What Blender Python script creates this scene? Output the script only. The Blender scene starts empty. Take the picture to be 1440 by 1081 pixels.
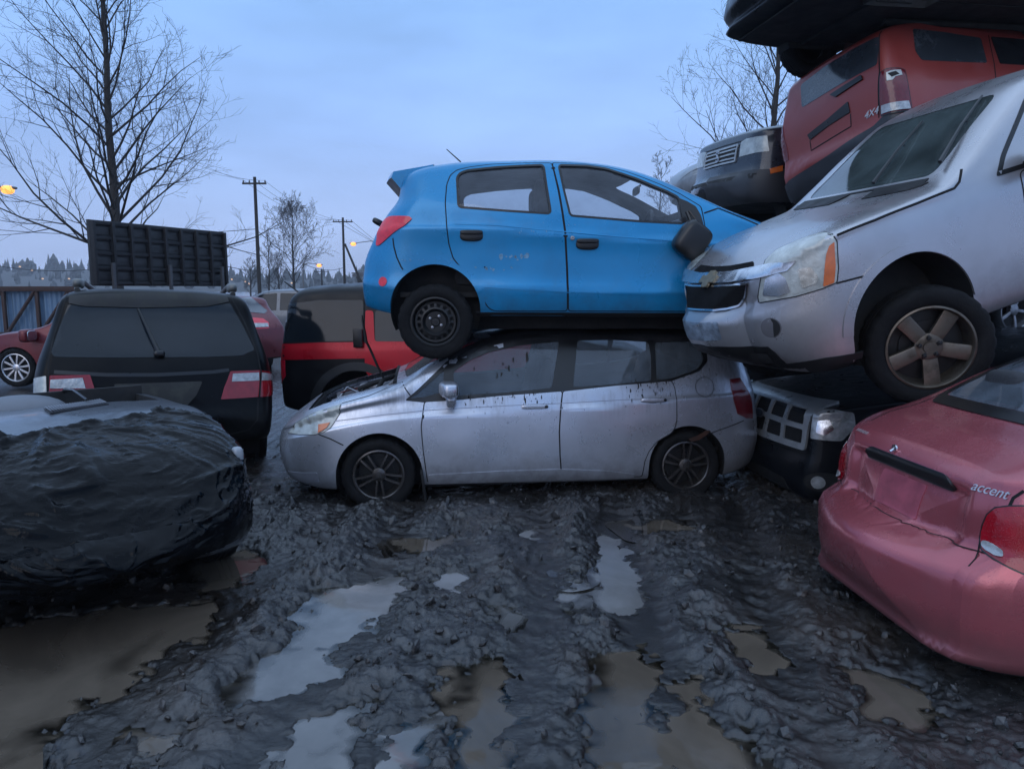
import bpy, bmesh, math, random, time
import numpy as np
from mathutils import Vector, Matrix, Euler
from mathutils.bvhtree import BVHTree
from mathutils.geometry import delaunay_2d_cdt

random.seed(7)
RNG = np.random.default_rng(7)
SC = bpy.context.scene
COL = SC.collection
PI = math.pi
R_ = math.radians

# ------------------------------------------------------------------ camera
PITCH, FPX, CAMZ = R_(7.4), 1040.0, 1.7
cd = bpy.data.cameras.new('camera'); cam = bpy.data.objects.new('camera', cd); COL.objects.link(cam)
cd.sensor_width = 36; cd.lens = 36 * FPX / 1440; cd.clip_end = 3000; cd.clip_start = .05
cam.location = (0, 0, CAMZ); cam.rotation_euler = (PI / 2 - PITCH, 0, 0)
SC.camera = cam
CF = Vector((0, math.cos(PITCH), -math.sin(PITCH))); CU = Vector((0, math.sin(PITCH), math.cos(PITCH)))
CO = Vector((0, 0, CAMZ))

def pray(px, py):
    return CF + Vector((1, 0, 0)) * ((px - 720) / FPX) + CU * ((540.5 - py) / FPX)

def at_y(px, py, Y):
    d = pray(px, py); return CO + d * (Y / d.y)

def at_z(px, py, z=0.):
    d = pray(px, py); return CO + d * ((z - CAMZ) / d.z)

# ------------------------------------------------------------------ numerics
def pchip(pts):
    pts = sorted(pts); x = np.array([p[0] for p in pts], float); y = np.array([p[1] for p in pts], float)
    if len(x) == 1: return lambda q: np.full_like(np.asarray(q, float), y[0])
    h = np.diff(x); d = np.diff(y) / h; m = np.zeros_like(y)
    if len(x) == 2: m[:] = d[0]
    else:
        for k in range(1, len(x) - 1):
            if d[k - 1] * d[k] > 0:
                w1, w2 = 2 * h[k] + h[k - 1], h[k] + 2 * h[k - 1]
                m[k] = (w1 + w2) / (w1 / d[k - 1] + w2 / d[k])
        m[0], m[-1] = d[0], d[-1]
    def f(q):
        q = np.clip(np.asarray(q, float), x[0], x[-1])
        k = np.clip(np.searchsorted(x, q, side='right') - 1, 0, len(x) - 2)
        t = (q - x[k]) / h[k]
        return ((1 + 2 * t) * (1 - t) ** 2 * y[k] + t * (1 - t) ** 2 * h[k] * m[k] + t * t * (3 - 2 * t) * y[k + 1] + t * t * (t - 1) * h[k] * m[k + 1])
    return f

def _hash(ix, iy, s):
    n = (ix.astype(np.int64) * 374761393 + iy.astype(np.int64) * 668265263 + s * 1442695041) & 0xffffffff
    n = ((n ^ (n >> 13)) * 1274126177) & 0xffffffff
    n = n ^ (n >> 16)
    return (n & 0xffff) / 65535.0

def vnoise(x, y, s=0):
    ix, iy = np.floor(x), np.floor(y); fx, fy = x - ix, y - iy
    fx, fy = fx * fx * fx * (fx * (fx * 6 - 15) + 10), fy * fy * fy * (fy * (fy * 6 - 15) + 10)
    a, b, c, d = _hash(ix, iy, s), _hash(ix + 1, iy, s), _hash(ix, iy + 1, s), _hash(ix + 1, iy + 1, s)
    return (a * (1 - fx) + b * fx) * (1 - fy) + (c * (1 - fx) + d * fx) * fy - .5

def fbm(x, y, f, o=4, s=0, g=.5):
    r, a = np.zeros_like(x), 1.
    for k in range(o):
        r += a * vnoise(x * f + 17.3 * k, y * f - 9.1 * k, s + k); f *= 2.03; a *= g
    return r

# ------------------------------------------------------------------ materials
MATS = {}
def nodes(name):
    m = bpy.data.materials.new(name); m.use_nodes = True; nt = m.node_tree
    for n in list(nt.nodes): nt.nodes.remove(n)
    out = nt.nodes.new('ShaderNodeOutputMaterial')
    def N(t, **kw):
        n = nt.nodes.new(t)
        for k, v in kw.items():
            if k in n.inputs.keys(): n.inputs[k].default_value = v
            else: setattr(n, k, v)
        return n
    def L(a, b): nt.links.new(a, b)
    return m, nt, N, L, out

def c4(c): return (c[0], c[1], c[2], 1)

def mat(name, col, rough=.5, metal=0., var=.25, vscale=6., bump=0., bscale=60., dirt=0., dcol=(.05, .045, .04), dscale=2.5, coat=0., stretch=(1, 1, 1), streak=None, splash=None, drops=0., emit=0., spec=.5, trans=0.):
    if name in MATS: return MATS[name]
    m, nt, N, L, out = nodes(name)
    p = N('ShaderNodeBsdfPrincipled'); L(p.outputs[0], out.inputs[0])
    p.inputs['Metallic'].default_value = metal; p.inputs['Coat Weight'].default_value = coat; p.inputs['Coat Roughness'].default_value = .06
    p.inputs['Specular IOR Level'].default_value = spec; p.inputs['Transmission Weight'].default_value = trans
    tc = N('ShaderNodeTexCoord'); mp = N('ShaderNodeMapping'); mp.inputs['Scale'].default_value = stretch; L(tc.outputs['Object'], mp.inputs[0])
    v = N('ShaderNodeTexNoise', Scale=vscale, Detail=6., Roughness=.6); L(mp.outputs[0], v.inputs['Vector'])
    mx = N('ShaderNodeMix', data_type='RGBA', blend_type='MULTIPLY'); mx.inputs[0].default_value = var
    mx.inputs[6].default_value = c4(col)
    rmp = N('ShaderNodeMapRange'); rmp.inputs[1].default_value = .3; rmp.inputs[2].default_value = .7; rmp.inputs[3].default_value = .25; rmp.inputs[4].default_value = 1.35
    rmp.clamp = False
    L(v.outputs[0], rmp.inputs[0]); L(rmp.outputs[0], mx.inputs[7])
    colout = mx.outputs[2]
    rr = N('ShaderNodeMapRange'); rr.inputs[1].default_value = .3; rr.inputs[2].default_value = .7
    rr.inputs[3].default_value = max(.02, rough * .8); rr.inputs[4].default_value = min(1, rough * 1.25); L(v.outputs[0], rr.inputs[0])
    rout = rr.outputs[0]
    def mixin(fac, c, r):
        nonlocal colout, rout
        a = N('ShaderNodeMix', data_type='RGBA'); L(fac, a.inputs[0]); L(colout, a.inputs[6]); a.inputs[7].default_value = c4(c); colout = a.outputs[2]
        b = N('ShaderNodeMix', data_type='FLOAT'); L(fac, b.inputs[0]); L(rout, b.inputs[2]); b.inputs[3].default_value = r; rout = b.outputs[0]
    if dirt > 0:
        d = N('ShaderNodeTexNoise', Scale=dscale, Detail=9., Roughness=.68); L(tc.outputs['Object'], d.inputs['Vector'])
        q = N('ShaderNodeMapRange'); q.inputs[1].default_value = .48; q.inputs[2].default_value = .75; q.inputs[3].default_value = 0; q.inputs[4].default_value = dirt; L(d.outputs[0], q.inputs[0])
        mixin(q.outputs[0], dcol, .75)
    if streak:                                     # rain-washed dirt runs below the windows: (z low, z high, amount)
        z0, z1, am = streak
        mp2 = N('ShaderNodeMapping'); mp2.inputs['Scale'].default_value = (38, 38, 1.6); L(tc.outputs['Object'], mp2.inputs[0])
        d = N('ShaderNodeTexNoise', Scale=1., Detail=5., Roughness=.6); L(mp2.outputs[0], d.inputs['Vector'])
        d2 = N('ShaderNodeTexNoise', Scale=3.2, Detail=3.); L(tc.outputs['Object'], d2.inputs['Vector'])
        sx = N('ShaderNodeSeparateXYZ'); L(tc.outputs['Object'], sx.inputs[0])
        g = N('ShaderNodeMapRange', interpolation_type='SMOOTHSTEP'); g.inputs[1].default_value = z0; g.inputs[2].default_value = z1; g.inputs[3].default_value = 0; g.inputs[4].default_value = 1; L(sx.outputs[2], g.inputs[0])
        a1 = N('ShaderNodeMath', operation='MULTIPLY'); L(d.outputs[0], a1.inputs[0]); L(d2.outputs[0], a1.inputs[1])
        a2 = N('ShaderNodeMapRange'); a2.inputs[1].default_value = .24; a2.inputs[2].default_value = .38; a2.inputs[3].default_value = 0; a2.inputs[4].default_value = am; L(a1.outputs[0], a2.inputs[0])
        a3 = N('ShaderNodeMath', operation='MULTIPLY'); L(a2.outputs[0], a3.inputs[0]); L(g.outputs[0], a3.inputs[1])
        mixin(a3.outputs[0], (.03, .027, .025), .7)
    if splash:                                     # road dirt thrown up along the sills: (top of it, amount, colour)
        z1, am, sc_ = splash
        d = N('ShaderNodeTexNoise', Scale=5., Detail=8., Roughness=.7); L(tc.outputs['Object'], d.inputs['Vector'])
        sx = N('ShaderNodeSeparateXYZ'); L(tc.outputs['Object'], sx.inputs[0])
        g = N('ShaderNodeMapRange'); g.inputs[1].default_value = z1; g.inputs[2].default_value = .15; g.inputs[3].default_value = -.25; g.inputs[4].default_value = .42; g.clamp = False; L(sx.outputs[2], g.inputs[0])
        a1 = N('ShaderNodeMath', operation='ADD'); L(d.outputs[0], a1.inputs[0]); L(g.outputs[0], a1.inputs[1])
        a2 = N('ShaderNodeMapRange'); a2.inputs[1].default_value = .45; a2.inputs[2].default_value = .85; a2.inputs[3].default_value = 0; a2.inputs[4].default_value = am; L(a1.outputs[0], a2.inputs[0])
        mixin(a2.outputs[0], sc_, .7)
    L(colout, p.inputs['Base Color']); L(rout, p.inputs['Roughness'])
    h = None
    if bump > 0:
        b = N('ShaderNodeTexNoise', Scale=bscale, Detail=5., Roughness=.6); L(mp.outputs[0], b.inputs['Vector'])
        bp = N('ShaderNodeBump', Strength=bump, Distance=.02); L(b.outputs[0], bp.inputs['Height']); h = bp.outputs[0]; L(h, p.inputs['Normal'])
    if drops > 0:
        vo = N('ShaderNodeTexVoronoi', Scale=130.); L(tc.outputs['Object'], vo.inputs['Vector'])
        q = N('ShaderNodeMapRange'); q.inputs[1].default_value = .12; q.inputs[2].default_value = .36; q.inputs[3].default_value = 1; q.inputs[4].default_value = 0; L(vo.outputs['Distance'], q.inputs[0])
        bp = N('ShaderNodeBump', Strength=drops, Distance=.003); L(q.outputs[0], bp.inputs['Height'])
        if h: L(h, bp.inputs['Normal'])
        L(bp.outputs[0], p.inputs['Normal'])
        if coat > 0: L(bp.outputs[0], p.inputs['Coat Normal'])
    if emit > 0:
        p.inputs['Emission Color'].default_value = c4(col); p.inputs['Emission Strength'].default_value = emit
    MATS[name] = m
    return m

def glass(name, tint=(.3, .34, .36), fog=.0, fogcol=(.35, .4, .45), rough=.03, fscale=3., refl=1.5):
    """thin automotive glass: tinted see-through, mirror reflection at grazing angles, patchy mist on it that on some panes stands in for reflection"""
    if name in MATS: return MATS[name]
    m, nt, N, L, out = nodes(name)
    t = N('ShaderNodeBsdfTransparent', Color=c4(tint)); g = N('ShaderNodeBsdfGlossy', Roughness=rough, Color=(.9, .93, 1, 1)); d = N('ShaderNodeBsdfDiffuse', Color=c4(fogcol))
    tc = N('ShaderNodeTexCoord'); n = N('ShaderNodeTexNoise', Scale=fscale, Detail=8., Roughness=.65); L(tc.outputs['Object'], n.inputs['Vector'])
    q = N('ShaderNodeMapRange'); q.inputs[1].default_value = .35; q.inputs[2].default_value = .7; q.inputs[3].default_value = fog * .35; q.inputs[4].default_value = fog; L(n.outputs[0], q.inputs[0])
    a = N('ShaderNodeMixShader'); L(q.outputs[0], a.inputs[0]); L(t.outputs[0], a.inputs[1]); L(d.outputs[0], a.inputs[2])
    f = N('ShaderNodeFresnel', IOR=refl)
    n2 = N('ShaderNodeTexNoise', Scale=90., Detail=2.); L(tc.outputs['Object'], n2.inputs['Vector'])
    bp = N('ShaderNodeBump', Strength=.04, Distance=.002); L(n2.outputs[0], bp.inputs['Height']); L(bp.outputs[0], g.inputs['Normal'])
    b = N('ShaderNodeMixShader'); L(f.outputs[0], b.inputs[0]); L(a.outputs[0], b.inputs[1]); L(g.outputs[0], b.inputs[2]); L(b.outputs[0], out.inputs[0])
    MATS[name] = m
    return m

RUBBER = mat('tyre_rubber', (.008, .008, .009), .8, bump=.3, bscale=90, dirt=.35, dcol=(.028, .026, .024), dscale=9, spec=.2)
BLACK = mat('black_plastic', (.010, .010, .011), .5, var=.3, dirt=.25, dcol=(.035, .035, .035), dscale=6, spec=.3)
TRIM = mat('black_trim', (.008, .008, .009), .32)
DARK = mat('underbody_dark', (.012, .012, .013), .85, dirt=.6, dcol=(.03, .026, .022), dscale=5)
SEAM = mat('seam_shadow_gap', (.004, .004, .005), .9)
CHROME = mat('chrome', (.62, .63, .66), .16, 1., dirt=.4, dcol=(.12, .12, .13), dscale=14)
STEELB = mat('black_steel', (.007, .007, .008), .45, .2, dirt=.25, dcol=(.03, .028, .026), dscale=18)
CAST = mat('bare_metal', (.32, .32, .34), .4, .8, dirt=.6, dcol=(.08, .075, .07), dscale=20)
REDLENS = mat('red_lens', (.74, .016, .04), .12, coat=.4, var=.3, vscale=30, drops=.2)
DKREDLENS = mat('dark_red_lens', (.15, .006, .012), .12, coat=.4, var=.3, vscale=30, drops=.2)
CLEARLENS = mat('clear_lens', (.42, .43, .43), .1, .25, coat=1., var=.6, vscale=16, dirt=.4, dcol=(.25, .23, .19), dscale=7, bump=.35, bscale=24)
OLDLENS = mat('hazed_lens', (.46, .48, .45), .2, .1, coat=.7, var=.55, vscale=9, dirt=.5, dcol=(.26, .27, .23), dscale=5, bump=.3, bscale=14)
AMBER = mat('amber_lens', (.62, .13, .02), .2, coat=.8, var=.25, vscale=20)
WHITEMARK = mat('silver_lettering', (.55, .52, .54), .3, .6, var=.1)
SEATM = mat('seat_cloth', (.035, .037, .042), .9, bump=.3, bscale=80)

# ------------------------------------------------------------------ mesh helpers
def mesh_obj(name, V, F, mats, parent=None, smooth=True, vn=None, mi=None, ln=None):
    me = bpy.data.meshes.new(name); me.from_pydata([tuple(v) for v in V], [], [tuple(f) for f in F])
    for m in (mats if isinstance(mats, (list, tuple)) else [mats]): me.materials.append(m)
    if mi is not None: me.polygons.foreach_set('material_index', mi)
    me.polygons.foreach_set('use_smooth', [bool(smooth)] * len(me.polygons))
    me.update()
    if vn is not None: me.normals_split_custom_set_from_vertices([tuple(n) for n in vn])
    elif ln is not None: me.normals_split_custom_set(ln)
    o = bpy.data.objects.new(name, me); COL.objects.link(o)
    if parent is not None: o.parent = parent
    return o

def tag(o, label=None, cat=None, group=None, kind=None):
    if label: o['label'] = label
    if cat: o['category'] = cat
    if group: o['group'] = group
    if kind: o['kind'] = kind
    return o

def empty(name, parent=None, loc=(0, 0, 0), rot=(0, 0, 0)):
    o = bpy.data.objects.new(name, None); COL.objects.link(o); o.empty_display_size = .2
    o.location = loc; o.rotation_euler = rot
    if parent is not None: o.parent = parent
    return o

class MB:
    """collects simple shapes into one mesh"""
    def __init__(s): s.V, s.F, s.M = [], [], []
    def add(s, V, F, m=0):
        b = len(s.V); s.V += [Vector(v) for v in V]; s.F += [tuple(i + b for i in f) for f in F]; s.M += [m] * len(F); return s
    def box(s, c, sz, m=0, rot=None, bev=.12):
        x, y, z = (k / 2 for k in sz); b = min(sz) * bev
        bm = bmesh.new(); bmesh.ops.create_cube(bm, size=1)
        for v in bm.verts: v.co = Vector((v.co.x * sz[0], v.co.y * sz[1], v.co.z * sz[2]))
        if b > 0: bmesh.ops.bevel(bm, geom=list(bm.edges), offset=b, segments=2, affect='EDGES', profile=.6)
        Rm = rot.to_matrix() if isinstance(rot, Euler) else (rot if rot is not None else Matrix.Identity(3))
        bm.verts.index_update()
        s.add([Rm @ v.co + Vector(c) for v in bm.verts], [[v.index for v in f.verts] for f in bm.faces], m); bm.free(); return s
    def tube(s, P, r, seg=8, m=0, cap=True):
        P = [Vector(p) for p in P]; n = len(P); rs = r if isinstance(r, (list, tuple)) else [r] * n
        t0 = (P[1] - P[0]).normalized(); a = t0.orthogonal().normalized(); V, F = [], []
        for i in range(n):
            t = (P[min(i + 1, n - 1)] - P[max(i - 1, 0)]).normalized()
            a = (a - t * a.dot(t)).normalized(); b = t.cross(a)
            for k in range(seg):
                q = 2 * PI * k / seg; V.append(P[i] + (a * math.cos(q) + b * math.sin(q)) * rs[i])
        for i in range(n - 1):
            for k in range(seg):
                k2 = (k + 1) % seg; F.append((i * seg + k, i * seg + k2, (i + 1) * seg + k2, (i + 1) * seg + k))
        if cap: F += [tuple(range(seg - 1, -1, -1)), tuple(range((n - 1) * seg, n * seg))]
        return s.add(V, F, m)
    def lathe(s, prof, seg=48, axis='y', c=(0, 0, 0), m=0, closed=False, skip=None, jag=None):
        """prof: (radius, height) along the axis"""
        V, F = [], []; n = len(prof)
        for k in range(seg):
            q = 2 * PI * k / seg; ca, sa = math.cos(q), math.sin(q)
            for i, (r, h) in enumerate(prof):
                if jag: r = jag(r, i, k)
                V.append(Vector(c) + Vector((r * ca, h, r * sa) if axis == 'y' else ((r * ca, r * sa, h) if axis == 'z' else (h, r * ca, r * sa))))
        for k in range(seg):
            k2 = (k + 1) % seg
            for i in range(n if closed else n - 1):
                i2 = (i + 1) % n
                if skip and skip(i, k): continue
                f = (k * n + i, k * n + i2, k2 * n + i2, k2 * n + i)
                F.append(f if axis == 'y' else f[::-1])
        return s.add(V, F, m)
    def sup(s, c, sz, e=.35, rot=None, m=0, nu=24, nv=14):
        """rounded box / superellipsoid of full size sz"""
        Rm = rot.to_matrix() if isinstance(rot, Euler) else Matrix.Identity(3); V, F = [], []
        g = lambda q, e: math.copysign(abs(q) ** e, q)
        for j in range(nv + 1):
            v = -PI / 2 + PI * j / nv
            for i in range(nu):
                u = 2 * PI * i / nu
                V.append(Rm @ Vector((sz[0] / 2 * g(math.cos(v), e) * g(math.cos(u), e), sz[1] / 2 * g(math.cos(v), e) * g(math.sin(u), e), sz[2] / 2 * g(math.sin(v), e))) + Vector(c))
        for j in range(nv):
            for i in range(nu):
                i2 = (i + 1) % nu; F.append((j * nu + i, j * nu + i2, (j + 1) * nu + i2, (j + 1) * nu + i))
        return s.add(V, F, m)
    def build(s, name, mats, parent=None, smooth=True, angle=None, tr=None):
        V = [tr @ v for v in s.V] if tr is not None else s.V
        o = mesh_obj(name, V, s.F, mats, parent, smooth, mi=s.M if isinstance(mats, (list, tuple)) else None)
        if smooth: sharp(o.data, R_(angle or 40))
        return o

def sharp(me, ang):
    bm = bmesh.new(); bm.from_mesh(me)
    for e in bm.edges:
        if len(e.link_faces) == 2 and e.calc_face_angle(0) > ang: e.smooth = False
    bm.to_mesh(me); bm.free()

def fillet(poly, r, n=4):
    out = []; N = len(poly); P = [Vector(p) for p in poly]
    for i in range(N):
        a, b, c = P[i - 1], P[i], P[(i + 1) % N]
        d1, d2 = (a - b).length, (c - b).length
        if d1 < 1e-6 or d2 < 1e-6: continue
        if abs((a - b).normalized().angle(b - c, 0)) < .05 and False: out.append(b); continue
        p, q = b + (a - b) * min(r, d1 * .48) / d1, b + (c - b) * min(r, d2 * .48) / d2
        for k in range(n + 1):
            t = k / n; out.append(p * (1 - t) ** 2 + b * 2 * t * (1 - t) + q * t * t)
    return [tuple(v) for v in out]

def resample(P, s, closed=True):
    P = [np.array(p, float) for p in P]; out = []
    for i in range(len(P) if closed else len(P) - 1):
        a, b = P[i], P[(i + 1) % len(P)]; n = max(1, int(math.ceil(np.linalg.norm(b - a) / s)))
        out += [a + (b - a) * k / n for k in range(n)]
    if not closed: out.append(P[-1])
    o2 = [out[0]]
    for p in out[1:]:
        if np.linalg.norm(p - o2[-1]) > s * .12: o2.append(p)
    if closed and np.linalg.norm(o2[0] - o2[-1]) < s * .12: o2.pop()
    return o2

def inside(poly, pts):
    poly = np.asarray(poly); pts = np.asarray(pts); r = np.zeros(len(pts), bool); n = len(poly)
    for i in range(n):
        a, b = poly[i], poly[(i + 1) % n]
        if a[1] == b[1]: continue
        c = ((a[1] > pts[:, 1]) != (b[1] > pts[:, 1]))
        xx = (b[0] - a[0]) * (pts[:, 1] - a[1]) / (b[1] - a[1]) + a[0]
        r ^= c & (pts[:, 0] < xx)
    return r

def inset2(poly, d):
    """moves each vertex of a polygon inward by d"""
    P = [np.array(p, float) for p in poly]; n = len(P)
    A = sum(P[i][0] * P[(i + 1) % n][1] - P[(i + 1) % n][0] * P[i][1] for i in range(n)); sg = 1 if A > 0 else -1; out = []
    for i in range(n):
        t = P[(i + 1) % n] - P[i - 1]; t = t / (np.linalg.norm(t) + 1e-9); out.append(tuple(P[i] + sg * d * np.array([-t[1], t[0]])))
    return out

def tri_fill(outline, holes, s):
    ol = resample(outline, s); hs = [resample(h, s) for h in holes]
    V = list(ol); E = [(i, (i + 1) % len(ol)) for i in range(len(ol))]
    for h in hs:
        b = len(V); V += h; E += [(b + i, b + (i + 1) % len(h)) for i in range(len(h))]
    a = np.array(ol); mn, mx = a.min(0), a.max(0)
    g = [(x + (s / 2 if k % 2 else 0), y) for k, y in enumerate(np.arange(mn[1] + s * .5, mx[1], s * .87)) for x in np.arange(mn[0] + s * .3, mx[0], s)]
    if g:
        g = np.array(g); ok = inside(ol, g)
        for h in hs: ok &= ~inside(h, g)
        g = g[ok]; allb = np.array(V)
        if len(g):
            dm = np.min(np.linalg.norm(g[:, None, :] - allb[None], axis=2), axis=1); V += list(g[dm > s * .5])
    r = delaunay_2d_cdt([Vector((float(v[0]), float(v[1]))) for v in V], E, [], 0, 1e-6)
    W = np.array([tuple(v) for v in r[0]]); T = [tuple(f) for f in r[2]]
    if not T: return W, [], []
    cen = np.array([W[list(t)].mean(0) for t in T]); ok = inside(ol, cen)
    for h in hs: ok &= ~inside(h, cen)
    T = [t for t, k in zip(T, ok) if k]
    cnt = {}
    for t in T:
        for i in range(3):
            e = (t[i], t[(i + 1) % 3]); cnt[e] = 1
    bd = [e for e in cnt if (e[1], e[0]) not in cnt]
    return W, T, bd

# ------------------------------------------------------------------ body surface of a car, from its silhouettes
class Guide:
    def __init__(s, sp, n=76, sub=4):
        g = dict(tum=.38, drop=.07, R0=.16, R1=.2, rw0=.12, rw1=.15, rt0=.03, rt1=.03, rb0=.03, rb1=.03, b0=.03, b1=.05, nose=[(0, 0)], tail=[(0, 0)], DN=.5, DT=.45,
                 side=[(0, .07), (.12, .02), (.5, 0), (.86, .010), (1, .028)]); g.update(sp); s.sp = g
        x0, x1 = g['x0'], g['x1']
        u = np.linspace(0, 1, n); X = (x0 + x1) / 2 - (x1 - x0) / 2 * np.cos(PI * (u * .9 + .05 * 1)) / np.cos(PI * .05); X[0], X[-1] = x0, x1
        ex = [x0 + g['R0'] * k for k in (.02, .06, .13, .24, .4)] + [x1 - g['R1'] * k for k in (.02, .06, .13, .24, .4)]
        X = np.array(sorted(set(list(X) + ex))); s.X = X
        top, bot, belt, w = (pchip(g[k])(X) for k in ('top', 'bot', 'belt', 'w'))
        e0 = np.sqrt(np.clip(1 - np.clip((x0 + g['R0'] - X) / g['R0'], 0, 1) ** 2, 0, 1)); e1 = np.sqrt(np.clip(1 - np.clip((X - x1 + g['R1']) / g['R1'], 0, 1) ** 2, 0, 1))
        w = w - g['rw0'] * (1 - e0) - g['rw1'] * (1 - e1); top = top - g['rt0'] * (1 - e0) - g['rt1'] * (1 - e1); bot = bot + g['rb0'] * (1 - e0) + g['rb1'] * (1 - e1)
        rows = []
        for i in range(len(X)):
            t, b, ww = top[i], bot[i], w[i]; m = min(belt[i], t - .045); gg = t - m; d = min(g['drop'], .5 * gg)
            wr = ww - .03 - g['tum'] * max(gg - .1, 0)
            c = [(0, b), (ww * .55, b), (ww - .14, b)] + [(ww - k, b + f * (m - b)) for f, k in g['side']]
            c += [((ww - .03) * .5 + wr * .5 + .008 * min(1, gg / .3), m * .52 + (t - d) * .48), (wr, t - d), (wr - min(.10, .3 * wr), t - d * .42), (wr * .5, t - d * .1), (0, t)]
            k = np.arange(len(c)); q = np.linspace(0, len(c) - 1, (len(c) - 1) * sub + 1)
            rows.append(np.stack([pchip(list(zip(k, [p[0] for p in c])))(q), pchip(list(zip(k, [p[1] for p in c])))(q)], 1))
        A = np.array(rows); nr = A.shape[1]; s.nr = nr
        ring = np.concatenate([A, A[:, -2:0:-1] * np.array([-1, 1])], 1); n2 = ring.shape[1]
        V = [(X[i], ring[i, j, 0], ring[i, j, 1]) for i in range(len(X)) for j in range(n2)]
        F = [(i * n2 + j, (i + 1) * n2 + j, (i + 1) * n2 + (j + 1) % n2, i * n2 + (j + 1) % n2) for i in range(len(X) - 1) for j in range(n2)]
        SS = [.985, .95, .9, .85, .8, .74, .68, .61, .54, .46, .38, .3, .2, .1]
        for end, i, xx, bl in ((0, 0, x0, -g['b0']), (1, len(X) - 1, x1, g['b1'])):
            prev = [i * n2 + j for j in range(n2)]; zc = (top[i] + bot[i]) / 2
            for k in SS + [0]:
                if k == 0:
                    V.append((xx + bl, 0, zc)); c = len(V) - 1
                    F += [((prev[(j + 1) % n2], prev[j], c) if end else (prev[j], prev[(j + 1) % n2], c)) for j in range(n2)]
                else:
                    b = len(V); V += [(xx + bl * (1 - k * k), ring[i, j, 0] * k, zc + (ring[i, j, 1] - zc) * k) for j in range(n2)]; cur = list(range(b, b + n2))
                    F += [((prev[(j + 1) % n2], prev[j], cur[j], cur[(j + 1) % n2]) if end else (prev[j], prev[(j + 1) % n2], cur[(j + 1) % n2], cur[j])) for j in range(n2)]
                    prev = cur
        V = np.array(V); nz, tz = pchip(g['nose']), pchip(g['tail'])
        wn = np.clip((V[:, 0] - (x1 - g['DN'])) / g['DN'], 0, 1.2) ** 2; wt = np.clip((x0 + g['DT'] - V[:, 0]) / g['DT'], 0, 1.2) ** 2
        V[:, 0] += wn * nz(V[:, 2]) - wt * tz(V[:, 2])
        if 'warp' in g: V = g['warp'](V)
        dn = g.get('dent', .010)                       # hand-sized dents and waviness of a scrapped car
        V[:, 1] += np.sign(V[:, 1]) * np.minimum(1, np.abs(V[:, 1]) / .3) * dn * fbm(V[:, 0] + g['x0'] * 3, V[:, 2], 2.0, 3, 17)
        V[:, 2] += dn * .8 * fbm(V[:, 0], V[:, 1] + g['x0'], 1.8, 3, 19)
        s.V, s.F = V, F
        T = []
        for f in F:
            T.append(f[:3])
            if len(f) == 4: T.append((f[0], f[2], f[3]))
        s.T = np.array(T)
        e1_, e2_ = V[s.T[:, 1]] - V[s.T[:, 0]], V[s.T[:, 2]] - V[s.T[:, 0]]; fn = np.cross(e1_, e2_)
        vn = np.zeros_like(V)
        for k in range(3): np.add.at(vn, s.T[:, k], fn)
        # signed so that normals point outward
        if (fn * (V[s.T].mean(1) - V.mean(0))).sum() < 0: vn = -vn; s.F = [f[::-1] for f in F]
        s.N = vn / (np.linalg.norm(vn, axis=1, keepdims=True) + 1e-12)
        s.bvh = BVHTree.FromPolygons([tuple(v) for v in V], [tuple(int(k) for k in t) for t in s.T])
    def nrm(s, p, ti):
        a, b, c = (s.V[k] for k in s.T[ti]); p = np.array(p)
        v0, v1, v2 = b - a, c - a, p - a; d00, d01, d11, d20, d21 = v0 @ v0, v0 @ v1, v1 @ v1, v2 @ v0, v2 @ v1
        q = d00 * d11 - d01 * d01
        if abs(q) < 1e-18: return Vector(s.N[s.T[ti][0]])
        v = min(1, max(0, (d11 * d20 - d01 * d21) / q)); w = min(1, max(0, (d00 * d21 - d01 * d20) / q))
        n = s.N[s.T[ti][0]] * (1 - v - w) + s.N[s.T[ti][1]] * v + s.N[s.T[ti][2]] * w
        return Vector(n / (np.linalg.norm(n) + 1e-12))
    def cast(s, o, d):
        l, n, i, _ = s.bvh.ray_cast(Vector(o), Vector(d))
        if l is None: return None
        return l, s.nrm(l, i)
    def near(s, p):
        l, n, i, dist = s.bvh.find_nearest(Vector(p)); return l, s.nrm(l, i), dist

class Frame:
    """a projection direction onto the body: azimuth of the side looked at (0 = front, 90 = the car's left), elevation"""
    def __init__(s, az, el=0):
        a, e = R_(az), R_(el); s.D = -Vector((math.cos(a) * math.cos(e), math.sin(a) * math.cos(e), math.sin(e)))
        s.U = Vector((-math.sin(a), math.cos(a), 0)); s.U = -s.U if s.U.x < -1e-6 else s.U; s.V = s.D.cross(s.U) * -1
        if s.V.z < 0 or (abs(s.V.z) < 1e-6 and s.V.x < 0): s.V = -s.V
    def uv(s, p): p = Vector(p); return (p.dot(s.U), p.dot(s.V))
    def org(s, u, v): return s.U * u + s.V * v - s.D * 6
LEFT, RIGHT, FRONT, REAR, TOP = Frame(90), Frame(-90), Frame(0), Frame(180), Frame(0, 89.9)

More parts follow.
